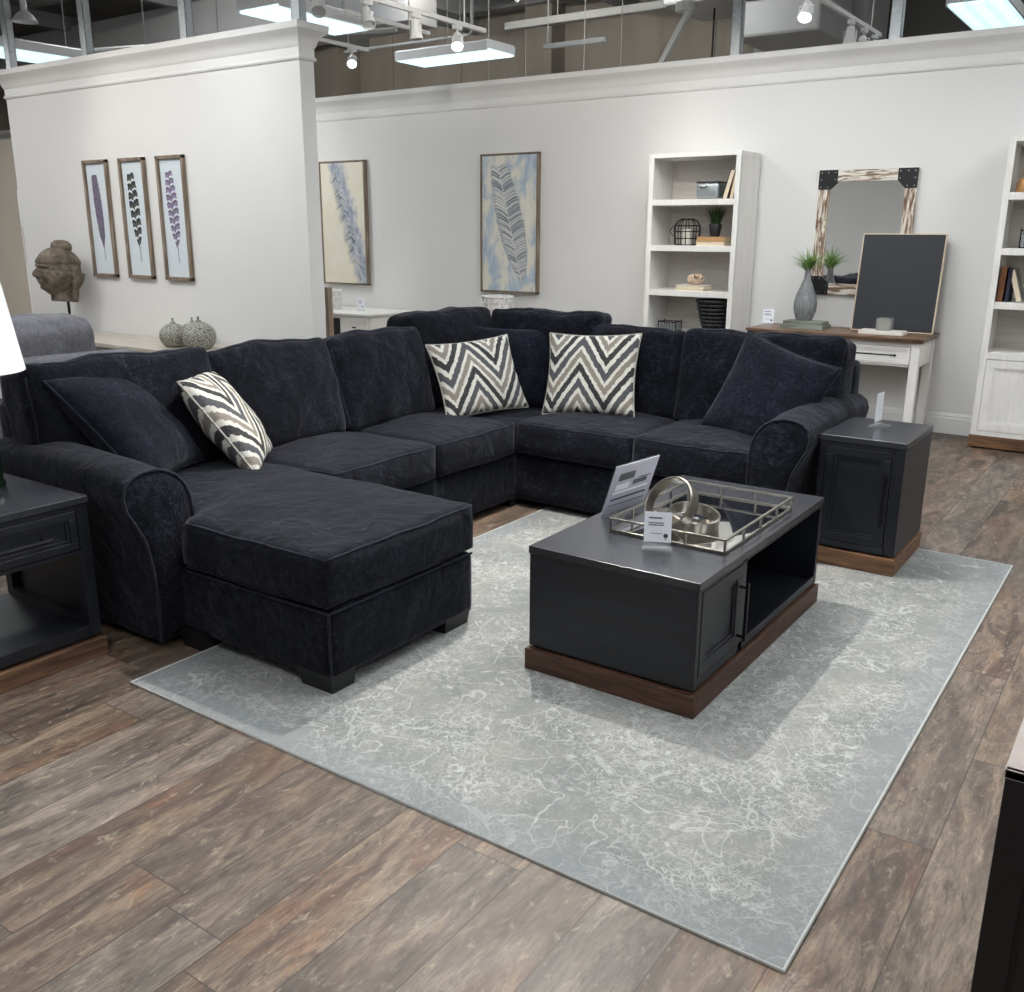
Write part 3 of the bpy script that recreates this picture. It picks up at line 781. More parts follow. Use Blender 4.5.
foot(-1.47, 4.51, 1, -1, RZ, top=.05); foot(-1.44, 5.52, 1, 1, 0, top=.05)

# ------------------------------------------------------------------ throw pillows
def pillow(label, mat, O, xa, up, w, h, th=.2, seed=0, pipe='navy_piping', group=None, spin=0, wr=.012):
    """O: centre of the bottom edge; xa: direction along that edge; up: towards the top"""
    g = G(); n = 26; half = {}
    def pt(u, v, s_):
        e = .075
        x = u*(w/2)*(1-e*(1-v*v)); z = v*(h/2)*(1-e*(1-u*u))
        t = max(0, (1-u*u)*(1-v*v))**.42*th/2
        p = V((x, s_*t, z))
        nn = p*7+V((seed*2.3, s_*4, seed*1.3)); k = min(1, (1-max(abs(u), abs(v)))*5)
        p += noise.noise_vector(nn)*wr*k
        # folds that gather from the corners
        p.y += s_*.008*k*math.sin((u+v)*7+seed)*abs(u*v)
        return p
    def m_(i): x = 2*i/n-1; return math.copysign(1-(1-abs(x))**1.5, x)
    rim = {}
    for s_ in (-1, 1):
        vs = {}
        for i in range(n+1):
            for j in range(n+1):
                b = i in (0, n) or j in (0, n)
                if b and (i, j) in rim: vs[i, j] = rim[i, j]; continue
                v = g.bm.verts.new(pt(m_(i), m_(j), s_)); vs[i, j] = v
                if b: rim[i, j] = v
        for i in range(n):
            for j in range(n):
                f = [vs[i, j], vs[i+1, j], vs[i+1, j+1], vs[i, j+1]]
                g.bm.faces.new(f if s_ < 0 else f[::-1])
    mw = frame(O, xa, up) @ T(0, 0, h/2*.93) @ R(spin, 'Y')
    t = g.build('throw_pillow', mat, smooth=True, angle=0)
    tag(t, label, 'pillow', group)
    pts = [pt(m_(i), -1, 1) for i in range(n)]+[pt(1, m_(j), 1) for j in range(n)]+[pt(m_(n-i), 1, 1) for i in range(n)]+[pt(-1, m_(n-j), 1) for j in range(n)]
    G().tube(pts, .0055, 6, closed=True).build('piping', pipe, t, smooth=True, angle=0)
    t.matrix_world = mw
    return t
PG = 'chevron pillows on the sofa'; DG = 'navy pillows on the sofa'
plain('pillow_cord', '9a978f', .8, var=.4, scale=70)
pillow('black, white and taupe chevron pillow seen edge-on, leaning by the chaise', 'chevron_weave', (-3.53, 2.97, .53), (.66, -.75, .0), (-.27, -.22, .48), .50, .54, .21, 1, 'pillow_cord', PG)
pillow('chevron pillow in the inner corner, tilted before a navy pillow', 'chevron_weave', (-3.38, 4.60, .545), (.40, .92, .06), (-.24, .08, .50), .57, .48, .16, 2, 'pillow_cord', PG)
pillow('chevron pillow upright on the first seat right of the sofa corner', 'chevron_weave', (-2.82, 4.84, .56), (.96, .27, .03), (-.03, .20, .50), .565, .505, .17, 3, 'pillow_cord', PG)
pillow('navy pillow slumped against the left arm of the sofa', 'navy_weave', (-3.56, 2.50, .57), (.48, -.88, .0), (-.20, -.38, .40), .56, .60, .27, 4, 'navy_piping', DG)
pillow('navy pillow standing in the sofa corner behind a chevron pillow', 'navy_weave', (-3.40, 4.93, .53), (.86, .50, 0), (-.10, .16, .50), .55, .53, .17, 5, 'navy_piping', DG)
pillow('navy pillow tilted on its corner against the right arm of the sofa', 'navy_weave', (-1.76, 4.83, .50), (.99, -.05, 0), (.0, .18, .50), .57, .57, .19, 6, 'navy_piping', DG, spin=17)

# ------------------------------------------------------------------ coffee table
CX0, CX1, CY0, CY1, CZ = -1.838, -1.160, 2.752, 4.055, .49
ct = thing('coffee_table', 'charcoal storage coffee table with walnut plinth on the rug', 'coffee table', ((CX0+CX1)/2, (CY0+CY1)/2, RZ))
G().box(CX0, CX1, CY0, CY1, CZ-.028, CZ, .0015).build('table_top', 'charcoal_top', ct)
G().box(CX0-.003, CX1+.010, CY0+.006, CY1+.004, RZ, RZ+.082, .002).build('plinth', 'walnut_y', ct)
G().box(CX0-.003, CX1+.010, CY0-.016, CY0+.0055, RZ, RZ+.082, .002).build('plinth_board', 'walnut_x', ct)
b = G(); zt = CZ-.03; zb = RZ+.092; fx = CX1-.004
b.box(CX0+.004, fx-.012, CY0+.004, CY0+.03, zb, zt).box(CX0+.004, fx-.012, CY1-.03, CY1-.004, zb, zt).box(CX0+.004, CX0+.02, CY0+.03, CY1-.03, zb, zt)
b.box(CX0+.02, fx-.012, CY0+.03, CY1-.03, zb, zb+.02).box(CX0+.02, fx-.012, 3.155, 3.175, zb+.02, zt)
b.box(CX0+.02, fx-.012, 3.175, CY1-.03, zt-.012, zt)
b.box(CX0+.03, CX1-.02, CY0+.02, CY1-.02, RZ+.078, zb)
# face frame on the open side
b.box(fx-.012, fx, CY0+.004, CY0+.032, zb, zt, .0015).box(fx-.012, fx, CY1-.032, CY1-.004, zb, zt, .0015).box(fx-.012, fx, 3.142, 3.182, zb, zt, .0015)
b.box(fx-.012, fx, CY0+.032, CY1-.032, zb, zb+.035, .0015).box(fx-.012, fx, CY0+.032, CY1-.032, zt-.012, zt, .0015)
b.build('carcass', 'charcoal_wood', ct)
def panel_door(parent, axis, u0, u1, z0, z1, w, out, name='door', mat='charcoal_wood', rail=.045, n_='door'):
    """shaker door in plane axis=w, facing direction out (+1/-1)"""
    g = G()
    def bx(a0, a1, c0, c1, d0, d1, bev=0):
        lo, hi = sorted((w+out*d0, w+out*d1))
        if axis == 'x': g.box(lo, hi, a0, a1, c0, c1, bev)
        else: g.box(a0, a1, lo, hi, c0, c1, bev)
    bx(u0, u1, z0, z0+rail, 0, .014, .002); bx(u0, u1, z1-rail, z1, 0, .014, .002)
    bx(u0, u0+rail, z0+rail, z1-rail, 0, .014, .002); bx(u1-rail, u1, z0+rail, z1-rail, 0, .014, .002)
    r2 = rail+.014
    bx(u0+rail, u1-rail, z0+rail, z0+r2, 0, .009, .001); bx(u0+rail, u1-rail, z1-r2, z1-rail, 0, .009, .001)
    bx(u0+rail, u0+r2, z0+r2, z1-r2, 0, .009, .001); bx(u1-r2, u1-rail, z0+r2, z1-r2, 0, .009, .001)
    bx(u0+.01, u1-.01, z0+.01, z1-.01, -.006, .003)
    return g.build(name, mat, parent)
d = panel_door(ct, 'x', CY0+.036, 3.139, zb+.038, zt-.014, fx-.012, 1)
h = G(); hx = fx+.030; hy = 3.122
h.tube([(hx, hy, .158), (hx, hy, .385)], .0075, 4).tube([(fx-.002, hy, .175), (hx, hy, .175)], .006, 6).tube([(fx-.002, hy, .365), (hx, hy, .365)], .006, 6)
h.build('handle', 'dark_metal', d)

# tray on the coffee table
tx0, tx1, ty0, ty1 = -1.675, -1.212, 3.075, 3.775; tz = CZ
tr = thing('serving_tray', 'silver gallery-rail tray with a mirrored base on the coffee table', 'tray', ((tx0+tx1)/2, (ty0+ty1)/2, tz))
G().box(tx0+.004, tx1-.004, ty0+.004, ty1-.004, tz+.001, tz+.006).build('mirror_base', 'mirror_glass', tr)
g = G()
def rail4(z, r): g.tube([(tx0, ty0, z), (tx1, ty0, z), (tx1, ty1, z), (tx0, ty1, z)], r, 4, closed=True)
g.box(tx0-.005, tx1+.005, ty0-.005, ty0+.005, tz, tz+.012, .001).box(tx0-.005, tx1+.005, ty1-.005, ty1+.005, tz, tz+.012, .001).box(tx0-.005, tx0+.005, ty0, ty1, tz, tz+.012, .001).box(tx1-.005, tx1+.005, ty0, ty1, tz, tz+.012, .001)
z2 = tz+.056
g.box(tx0-.005, tx1+.005, ty0-.005, ty0+.005, z2-.006, z2+.002, .001).box(tx0-.005, tx1+.005, ty1-.005, ty1+.005, z2-.006, z2+.002, .001).box(tx0-.005, tx0+.005, ty0, ty1, z2-.006, z2+.002, .001).box(tx1-.005, tx1+.005, ty0, ty1, z2-.006, z2+.002, .001)
g.build('rail', 'nickel', tr)
g = G()
P = [(tx0+(tx1-tx0)*k/3, y) for k in range(4) for y in (ty0, ty1)]+[(x, ty0+(ty1-ty0)*k/4) for k in (1, 2, 3) for x in (tx0, tx1)]
for x, y in P: g.box(x-.004, x+.004, y-.004, y+.004, tz+.01, z2-.005)
g.build('rail_post', 'nickel', tr)
# two interlocked metal bands
rs = thing('ring_sculpture', 'brushed nickel sculpture of two wide rings in the tray', 'sculpture', (-1.52, 3.27, tz+.007))
def band(r, w, mx, name):
    g = G(); n = 64; th = .006; ri = []
    for k in range(n):
        a = 2*PI*k/n; c, s_ = math.cos(a), math.sin(a)
        ri.append([g.bm.verts.new(V((rr*c, yy, rr*s_))) for rr, yy in ((r, -w/2), (r+th, -w/2+.004), (r+th, w/2-.004), (r, w/2), (r-th*.6, w/2-.004), (r-th*.6, -w/2+.004))])
    for k in range(n):
        A, B = ri[k], ri[(k+1) % n]
        for q in range(6): g.bm.faces.new((A[q], A[(q+1) % 6], B[(q+1) % 6], B[q]))
    g._xf([v for rr in ri for v in rr], mx)
    return g.build(name, 'antique_nickel', rs, smooth=True, angle=35)
def ringm(c, ax):
    y = V(ax).normalized(); x = V((0, 0, 1)).cross(y).normalized(); z = x.cross(y)
    return Matrix(((x.x, y.x, z.x, c[0]), (x.y, y.y, z.y, c[1]), (x.z, y.z, z.z, c[2]), (0, 0, 0, 1)))
band(.104, .052, ringm((-1.505, 3.235, tz+.100), (-.25, -.80, .55)), 'ring')
band(.094, .052, ringm((-1.44, 3.31, tz+.040), (.16, -.10, .98)), 'ring')

# little price card in an acrylic base
def lines(g, rows, mx, y=-.0012):
    for (x0, x1, z, hh, seg) in rows:
        x = x0
        while x < x1-.0005:
            w = min(seg*random.uniform(.55, 1.1), x1-x)
            g.box(x, x+w*.8, y-.0006, y, z, z+hh, mx=mx); x += w
def card(label, O, yaw, w, h, tilt=8, grp='small printed price cards'):
    t = thing('price_card', label, 'price card', O, grp)
    M_ = T(*O) @ R(yaw, 'Z')
    G().box(-w*.55, w*.55, -.022, .03, 0, .004, .001, mx=M_).build('base', 'acrylic', t)
    M2 = M_ @ T(0, 0, .004) @ R(-tilt, 'X')
    G().box(-w*.5, w*.5, .0005, .003, 0, h*1.22, mx=M2).build('holder', 'acrylic', t)
    c = G().box(-w*.5, w*.5, -.001, .0004, h*.22, h*1.22, mx=M2).build('paper', 'paper_white', t)
    g = G(); z = lambda k: h*(.22+k)
    lines(g, [(-w*.34, w*.16, z(.78), h*.055, w*.07), (-w*.34, w*.22, z(.62), h*.04, w*.06), (-w*.34, w*.22, z(.55), h*.04, w*.06), (-w*.26, w*.16, z(.28), h*.022, w*.04)], M2)
    g.build('print', 'print_dark', c)
    G().lathe([(.0, -.0012), (w*.085, -.0012), (w*.085, -.0022), (0, -.0022)], n=16, mx=M2 @ T(w*.30, 0, z(.22)) @ R(90, 'X') @ T(0, 0, .0035), cap=False).prism([(w*.26, z(.12)), (w*.34, z(.12)), (w*.30, z(.08))], -.0018, -.0012, 'y', mx=M2).build('logo', 'print_dark', c)
    return t
card('small white price card standing on the near part of the coffee table', (-1.435, 2.985, CZ), 24, .098, .11)
card('small white price card at the left end of the console table', (-2.93, 8.05, .82), 0, .10, .12)
# slanted acrylic sign with a printed sheet
sg = thing('acrylic_sign', 'slanted acrylic sign frame at the far left edge of the coffee table', 'sign', (-1.80, 3.39, CZ))
ms = frame((-1.790, 3.385, CZ), (.14, .99, 0), (.30, -.20, 1))
G().box(-.148, .148, -.0015, .0015, 0, .225, mx=ms).build('panel', 'sign_paper', sg)
G().box(-.15, .15, .0015, .004, 0, .228, mx=ms).box(-.15, .15, -.09, .004, 0, .004, mx=T(-1.79, 3.385, CZ) @ R(82, 'Z')).build('acrylic_shell', 'acrylic', sg)
def par(g, x0, x1, z0, z1, y): g.box(x0, x1, y-.001, y, z0, z1, mx=ms)
g = G(); par(g, -.105, .0, .152, .185, -.0016); par(g, .005, .10, .118, .138, -.0016); par(g, .04, .12, .143, .147, -.0016); par(g, -.12, .12, .062, .069, -.0016); par(g, -.12, .12, .036, .039, -.0016)
g.build('print', 'sign_ink', sg)
g = G(); par(g, -.11, -.02, .108, .135, -.0016); par(g, -.12, .12, .092, .101, -.0016)
g.build('picture', 'paper_white', sg)

# ------------------------------------------------------------------ side table by the right arm
SX0, SX1, SY0, SY1, SZ = -1.360, -.955, 4.58, 5.13, .66
st = thing('side_table', 'charcoal side cabinet with one door beside the right arm of the sofa', 'side table', ((SX0+SX1)/2, (SY0+SY1)/2, RZ))
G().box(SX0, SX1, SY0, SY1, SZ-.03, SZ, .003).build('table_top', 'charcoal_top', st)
G().box(SX0-.004, SX1+.004, SY0-.004, SY1+.004, RZ, RZ+.085, .003).build('plinth', 'oak_plinth', st)
b = G(); zt = SZ-.032; zb = RZ+.098
b.box(SX0+.004, SX1-.004, SY0+.02, SY1-.004, zb, zt).box(SX0+.03, SX1-.03, SY0+.03, SY1-.03, RZ+.08, zb)
b.box(SX0+.004, SX0+.032, SY0+.004, SY0+.02, zb, zt, .0015).box(SX1-.058, SX1-.004, SY0+.004, SY0+.02, zb, zt, .0015).box(SX0+.03, SX1-.05, SY0+.004, SY0+.02, zb, zb+.03).box(SX0+.03, SX1-.05, SY0+.004, SY0+.02, zt-.02, zt)
b.build('carcass', 'charcoal_wood', st)
d = panel_door(st, 'y', SX0+.035, SX1-.061, zb+.033, zt-.023, SY0+.018, -1, rail=.038)
h = G(); hx = SX1-.078
h.tube([(hx, SY0-.026, .25), (hx, SY0-.026, .50)], .007, 4).tube([(hx, SY0+.006, .265), (hx, SY0-.026, .265)], .006, 6).tube([(hx, SY0+.006, .485), (hx, SY0-.026, .485)], .006, 6).build('handle', 'dark_metal', d)
hd = thing('acrylic_sign', 'clear acrylic sign holder on the side cabinet by the right arm', 'sign', (-1.19, 4.93, SZ))
M_ = T(-1.185, 4.95, SZ) @ R(84, 'Z')
G().box(-.05, .05, -.05, .03, 0, .005, .001, mx=M_).box(-.048, .048, -.002, .0005, .005, .17, mx=M_).build('holder', 'acrylic', hd)
G().box(-.046, .046, .0006, .002, .025, .168, mx=M_).build('sheet', 'paper_white', hd)

# ------------------------------------------------------------------ left end table and lamp
LX0, LX1, LY0, LY1, LZ = -3.86, -3.256, 1.27, 1.902, .642
lt = thing('end_table', 'charcoal end table with drawer and open shelf beside the left arm', 'side table', ((LX0+LX1)/2, (LY0+LY1)/2, 0))
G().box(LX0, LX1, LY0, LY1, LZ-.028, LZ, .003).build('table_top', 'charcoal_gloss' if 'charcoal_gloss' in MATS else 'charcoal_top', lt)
G().box(LX0-.004, LX1+.008, LY0-.004, LY1+.008, 0, .075, .003).build('plinth', 'oak_plinth_y', lt)
b = G(); zt = LZ-.03; zb = .088; pw = .045
b.box(LX0+.03, LX1-.03, LY0+.03, LY1-.03, .07, zb)
for x0 in (LX0+.004, LX1-.004-pw):
    for y0 in (LY0+.004, LY1-.004-pw): b.box(x0, x0+pw, y0, y0+pw, zb, zt, .0015)
b.box(LX0+.02, LX1-.02, LY1-.02, LY1-.008, zb, zt).box(LX0+.02, LX1-.02, LY0+.008, LY0+.02, zb, zt)
b.box(LX0+.01, LX1-.006, LY0+.01, LY1-.01, zb, zb+.045, .0015)
b.box(LX0+.05, LX1-.05, LY1-.06, LY1-.02, zb+.045, zb+.075)
b.box(LX0+.02, LX1-.022, LY0+.02, LY1-.02, .425, .437).box(LX0+.008, LX0+.02, LY0+.02, LY1-.02, .43, zt).box(LX1-.02, LX1-.006, LY0+.04, LY1-.04, zt-.018, zt).box(LX1-.02, LX1-.006, LY0+.04, LY1-.04, .425, .44)
b.build('carcass', 'charcoal_wood', lt)
d = panel_door(lt, 'x', LY0+.052, LY1-.052, .443, zt-.02, LX1-.018, 1, 'drawer', rail=.03)
h = G(); hz = .515; hx = LX1+.028
h.tube([(hx, LY0+.17, hz), (hx, LY1-.17, hz)], .0075, 8).tube([(LX1-.008, LY0+.19, hz), (hx, LY0+.19, hz)], .006, 6).tube([(LX1-.008, LY1-.19, hz), (hx, LY1-.19, hz)], .006, 6)
h.build('handle', 'dark_metal', d)
lp = thing('table_lamp', 'table lamp with white drum shade and dark green glass base', 'lamp', (-3.62, 1.695, LZ))
c = (-3.62, 1.695, LZ)
G().lathe([(.0, 0), (.085, .0), (.088, .01), (.088, .03), (.08, .045), (.082, .07), (.084, .25), (.078, .32), (.05, .37), (.022, .40), (.018, .42)], c, 40).build('lamp_base', 'green_glass', lp, smooth=True)
G().lathe([(.018, .42), (.02, .44), (.012, .445), (.01, .50)], c, 16).build('neck', 'brass_dark', lp, smooth=True)
G().lathe([(.205, .455), (.155, .80), (.152, .80), (.202, .455)], c, 56, cap=False).build('lamp_shade', 'lampshade', lp, smooth=True, angle=30)
G().lathe([(.008, .74), (.03, .76), (.008, .80)], c, 12).tube([(c[0]-.15, c[1], LZ+.76), (c[0]+.15, c[1], LZ+.76)], .003, 6).build('harp', 'brass_dark', lp, smooth=True)

# ------------------------------------------------------------------ black dresser, bottom right corner
dr = thing('black_dresser', 'black cabinet with a pale stone top, cut off by the lower right corner', 'cabinet', (.3, 2.0, 0))
G().box(-.118, .8, 1.61, 2.5, 0, .735, .003).box(-.122, -.07, 1.604, 1.63, 0, .735, .002).box(-.06, .8, 1.602, 1.612, .06, .69, .002).build('body', 'dresser_black', dr)
G().box(-.124, -.065, 1.604, 2.51, .735, .752, .002).box(-.124, .8, 1.604, 1.615, .735, .752, .001).build('top_edge', 'dresser_stone', dr)
G().box(-.055, .8, 1.615, 2.51, .735, .745, .002).build('top_panel', 'dresser_stone', dr)

# ------------------------------------------------------------------ bookcases
BX0, BX1, BY0, BY1 = -4.08, -3.23, 7.97, 8.405
def bookcase():
    t = thing('bookcase', 'tall white bookcase left of the mirror, behind the sofa', 'bookcase', ((BX0+BX1)/2, (BY0+BY1)/2, 0), 'white bookcases')
    g = G(); s_ = .045
    g.box(BX0, BX0+.022, BY0+.01, BY1, .09, 2.255).box(BX1-.022, BX1, BY0+.01, BY1, .09, 2.255)
    g.box(BX0, BX0+s_, BY0, BY0+.02, .09, 2.26, .002).box(BX1-s_, BX1, BY0, BY0+.02, .09, 2.26, .002)
    g.box(BX0-.002, BX1+.002, BY0-.002, BY1, 2.225, 2.262, .002)
    g.box(BX0+s_, BX1-s_, BY0, BY0+.02, .09, .125)
    g.build('frame', 'pale_shelf', t)
    G().box(BX0+.02, BX1-.02, BY1-.012, BY1-.002, .1, 2.24).build('back_panel', 'shelf_back', t)
    for z in (1.855, 1.465, 1.075): G().box(BX0+.02, BX1-.02, BY0+.002, BY1-.012, z-.028, z+.022, .002).build('shelf', 'pale_shelf', t)
    G().box(BX0+.02, BX1-.02, BY0+.001, BY1-.012, .675, .725, .002).build('shelf', 'pale_shelf', t)
    G().box(BX0-.006, BX1+.006, BY0-.008, BY1, 0, .09, .003).build('plinth', 'oak_plinth', t)
    panel_door(t, 'y', BX0+s_+.003, BX1-s_-.003, .128, .67, BY0+.012, -1, mat='pale_shelf', rail=.06)
    return t
bc = bookcase()
bc2 = dup(bc, 'tall white bookcase with lower door, cut off at the right edge', 'white bookcases')
bc2.location.x += 2.862; bc2.location.z += .012
ZS = [1.877, 1.487, 1.097, .725]

def book(label, x, y, z, w, h, d, cover, mx, group, open_='y'):
    """upright book: spine towards -y, thickness w along x"""
    t = thing('book', label, 'book', (x, y, z), group)
    M_ = T(x, y, z) @ mx
    G().box(-w/2, -w/2+.004, -d/2, d/2, 0, h, mx=M_).box(w/2-.004, w/2, -d/2, d/2, 0, h, mx=M_).box(-w/2, w/2, d/2-.004, d/2, 0, h, mx=M_).build('cover', cover, t)
    G().box(-w/2+.004, w/2-.004, -d/2+.005, d/2-.004, .004, h-.004, mx=M_).build('pages', 'page_cream', t)
    return t
BK = 'books on the left bookcase'
book('black-bound book with cream pages leaning right on the top shelf', -3.392, 8.13, ZS[0], .045, .245, .17, 'book_black', R(15, 'Y'), BK)
book('brown-edged book leaning against the side on the top shelf', -3.332, 8.13, ZS[0], .036, .225, .17, 'book_brown', R(10, 'Y'), BK)
tb = thing('metal_bin', 'galvanised metal bin with small handles on the top left shelf', 'bin', (-3.59, 8.14, ZS[0]))
G().box(-3.665, -3.45, 8.05, 8.23, ZS[0], ZS[0]+.14, .03, seg=4).build('body', 'galvanized_steel', tb, smooth=True)
G().tube([(-3.66, 8.06, ZS[0]+.142), (-3.455, 8.06, ZS[0]+.142), (-3.455, 8.22, ZS[0]+.142), (-3.66, 8.22, ZS[0]+.142)], .006, 6, closed=True).build('rim', 'dark_metal', tb)
G().tube([(-3.625, 8.05, ZS[0]+.11), (-3.62, 8.03, ZS[0]+.095), (-3.57, 8.03, ZS[0]+.095), (-3.56, 8.05, ZS[0]+.11)], .006, 6).box(-3.64, -3.63, 8.05, 8.06, ZS[0]+.14, ZS[0]+.16).box(-3.48, -3.47, 8.05, 8.06, ZS[0]+.14, ZS[0]+.16).build('handle', 'nickel', tb)
# wire lantern
ln = thing('wire_lantern', 'black wire cage lantern on the second shelf of the left bookcase', 'lantern', (-3.76, 8.13, ZS[1]))
g = G(); c = (-3.76, 8.13, ZS[1]); pr = [(.108, .006), (.112, .06), (.118, .12), (.115, .17), (.09, .205), (.06, .225)]
for k in range(10):
    a = 2*PI*k/10; g.tube([(c[0]+r*math.cos(a), c[1]+r*math.sin(a), c[2]+z) for r, z in pr], .0045, 5)
for r, z in ((.108, .006), (.112, .06), (.118, .12), (.115, .17), (.06, .225)):
    g.tube([(c[0]+r*math.cos(2*PI*k/24), c[1]+r*math.sin(2*PI*k/24), c[2]+z) for k in range(24)], .005, 5, closed=True)
g.build('cage', 'dark_metal', ln)
G().lathe([(.0, 0), (.04, 0), (.04, .14), (.0, .145)], c, 20).build('candle', 'candle_wax', ln, smooth=True)
G().tube([(c[0]-.11, c[1]-.06, c[2]+.17), (c[0]-.135, c[1]-.075, c[2]+.12), (c[0]-.10, c[1]-.08, c[2]+.08)], .004, 5).build('handle', 'dark_metal', ln)
def flat_book(label, cx, cy, z, w, d, h, cover, group, yaw=0):
    t = thing('book', label, 'book', (cx, cy, z), group); M_ = T(cx, cy, z) @ R(yaw, 'Z')
    G().box(-w/2, w/2, -d/2, d/2, 0, .004, mx=M_).box(-w/2, w/2, -d/2, d/2, h-.004, h, mx=M_).box(-w/2, -w/2+.004, -d/2, d/2, 0, h, mx=M_).build('cover', cover, t)
    G().box(-w/2+.004, w/2-.004, -d/2+.004, d/2-.004, .004, h-.004, mx=M_).build('pages', 'page_cream', t); return t
flat_book('cream book lying under the potted grass, lower of two', -3.49, 8.12, ZS[1], .26, .19, .033, 'page_cream', BK)
flat_book('tan book lying under the potted grass, upper of two', -3.49, 8.12, ZS[1]+.034, .185, .255, .044, 'book_tan', BK, 91)
flat_book('cream book lying under the twig ball, lower of two', -3.66, 8.11, ZS[2], .27, .19, .022, 'page_cream', BK)
flat_book('pale book lying directly under the twig ball', -3.655, 8.11, ZS[2]+.0225, .265, .185, .026, 'stone_white', BK, 3)
def tuft(g, c, n, r, h, w, mn=.5, spread=1.0, droop=.3, ang=None):
    for i in range(n):
        a = random.uniform(0, 2*PI); s_ = random.random()**.6*spread; hh = h*random.uniform(mn, 1)
        b0 = V((c[0]+r*random.uniform(-1, 1), c[1]+r*random.uniform(-1, 1), c[2])); pts = []
        for k in range(5):
            q = k/4; pts.append(b0+V((math.cos(a)*s_*h*q**1.5, math.sin(a)*s_*h*q**1.5, hh*(q-droop*s_*q*q))))
        sd = V((-math.sin(a), math.cos(a), 0)); prev = None
        for k, p in enumerate(pts):
            ww = w*(1-.85*(k/4)**2); cur = (g.bm.verts.new(p+sd*ww), g.bm.verts.new(p-sd*ww))
            if prev: g.bm.faces.new((prev[0], prev[1], cur[1], cur[0]))
            prev = cur
pg = thing('potted_grass', 'small potted grass plant standing on two books', 'plant', (-3.49, 8.12, ZS[1]+.078))
c = (-3.49, 8.12, ZS[1]+.078)
G().lathe([(0, 0), (.04, 0), (.058, .10), (.056, .104), (.048, .095), (0, .09)], c, 24, cap=False).build('pot', 'pot_black', pg, smooth=True)
g = G(); tuft(g, (c[0], c[1], c[2]+.09), 260, .03, .19, .003, .6, .6, .25); g.build('foliage', 'leaf_dark', pg)
# twig ball
tbx = G(); c = V((-3.645, 8.11, ZS[2]+.098))
for k in range(16):
    ax = V((random.gauss(0, 1), random.gauss(0, 1), random.gauss(0, 1))).normalized(); u = ax.orthogonal().normalized(); w = ax.cross(u)
    rr = .047; tbx.tube([c+(u*math.cos(a)+w*math.sin(a))*rr*(1.15 if False else 1)+ax*.008*math.sin(3*a) for a in [2*PI*q/20 for q in range(20)]], .0048, 5, closed=True)
for v in tbx.bm.verts: v.co = V((c.x+(v.co.x-c.x)*1.55, c.y+(v.co.y-c.y)*1.2, v.co.z))
tag(tbx.build('twig_ball', 'driftwood', org=(c.x, c.y, ZS[2]+.05)), 'woven driftwood twig ball resting on two pale books', 'ornament')
# basket and small wire box on the lowest shelf seen
bk = thing('black_basket', 'black woven basket on the lowest visible left bookcase shelf', 'basket', (-3.45, 8.13, ZS[3]))
bw = G(); c = (-3.45, 8.13, ZS[3])
nr, nc = 9, 34
for i in range(nr):
    z = .01+i*.034; r = .085+.075*(i/(nr-1))**.8
    bw.tube([(c[0]+(r+.004*(-1)**k)*math.cos(2*PI*k/nc), c[1]+(r+.004*(-1)**k)*math.sin(2*PI*k/nc), c[2]+z) for k in range(nc)], .0115, 5, closed=True)
bw.build('weave', 'black_wicker', bk)
s = G()
for k in range(nc//2):
    a = 2*PI*2*k/nc; s.tube([(c[0]+(.085+.075*(i/8)**.8)*math.cos(a), c[1]+(.085+.075*(i/8)**.8)*math.sin(a), c[2]+.01+i*.034) for i in range(9)], .006, 5)
s.tube([(c[0]+.163*math.cos(2*PI*k/40), c[1]+.163*math.sin(2*PI*k/40), c[2]+.288) for k in range(40)], .011, 6, closed=True)
s.lathe([(0, .0), (.085, .0), (.085, .012), (0, .012)], c, 24)
s.build('stake', 'black_wicker', bk)
def wire_box(label, x, y, z, w, d, h, mat='galvanized_steel'):
    t = thing('wire_box', label, 'box', (x, y, z), 'small metal boxes on the bookcases')
    g = G()
    for zz in (.005, h-.005): g.tube([(x-w/2, y-d/2, z+zz), (x+w/2, y-d/2, z+zz), (x+w/2, y+d/2, z+zz), (x-w/2, y+d/2, z+zz)], .005, 5, closed=True)
    for a in (-1, 1):
        for b_ in (-1, 1): g.tube([(x+a*w/2, y+b_*d/2, z), (x+a*w/2, y+b_*d/2, z+h+.012)], .005, 5)
    for k in range(1, 6): g.tube([(x-w/2+w*k/6, y-d/2, z+.005), (x-w/2+w*k/6, y-d/2, z+h-.005)], .0022, 4)
    g.build('wire_frame', 'dark_metal', t)
    G().box(x-w/2+.006, x+w/2-.006, y-d/2+.006, y+d/2-.006, z+.001, z+h*.7, .002).build('tin_liner', mat, t)
    G().tube([(x-.02, y-d/2, z+h-.01), (x-.02, y-d/2-.018, z+h-.03), (x+.03, y-d/2-.018, z+h-.03), (x+.03, y-d/2, z+h-.01)], .004, 5).build('handle', 'nickel', t)
wire_box('small wire box on the lowest visible left bookcase shelf', -3.87, 8.10, ZS[3], .17, .13, .09)
wire_box('galvanised wire box on the right bookcase shelf above three books', -.985, 8.12, ZS[1]+.012, .17, .15, .13)
bt = G().lathe([(0, 0), (.055, 0), (.062, .01), (.062, .07), (.05, .095), (.022, .11), (.02, .125), (.03, .13), (.03, .145), (0, .147)], (-1.095, 8.12, ZS[0]+.012), 28, cap=False)
tag(bt.build('amber_bottle', 'amber_ceramic', org=(-1.095, 8.12, ZS[0]+.012), smooth=True), 'tan stoneware bottle on the top shelf of the right bookcase', 'bottle')
B3 = 'books on the right bookcase'
book('brown book standing upright on the right bookcase, leftmost of three', -1.155, 8.13, ZS[2]+.012, .045, .255, .17, 'book_brown', R(2, 'Y') @ R(180, 'Z'), B3)
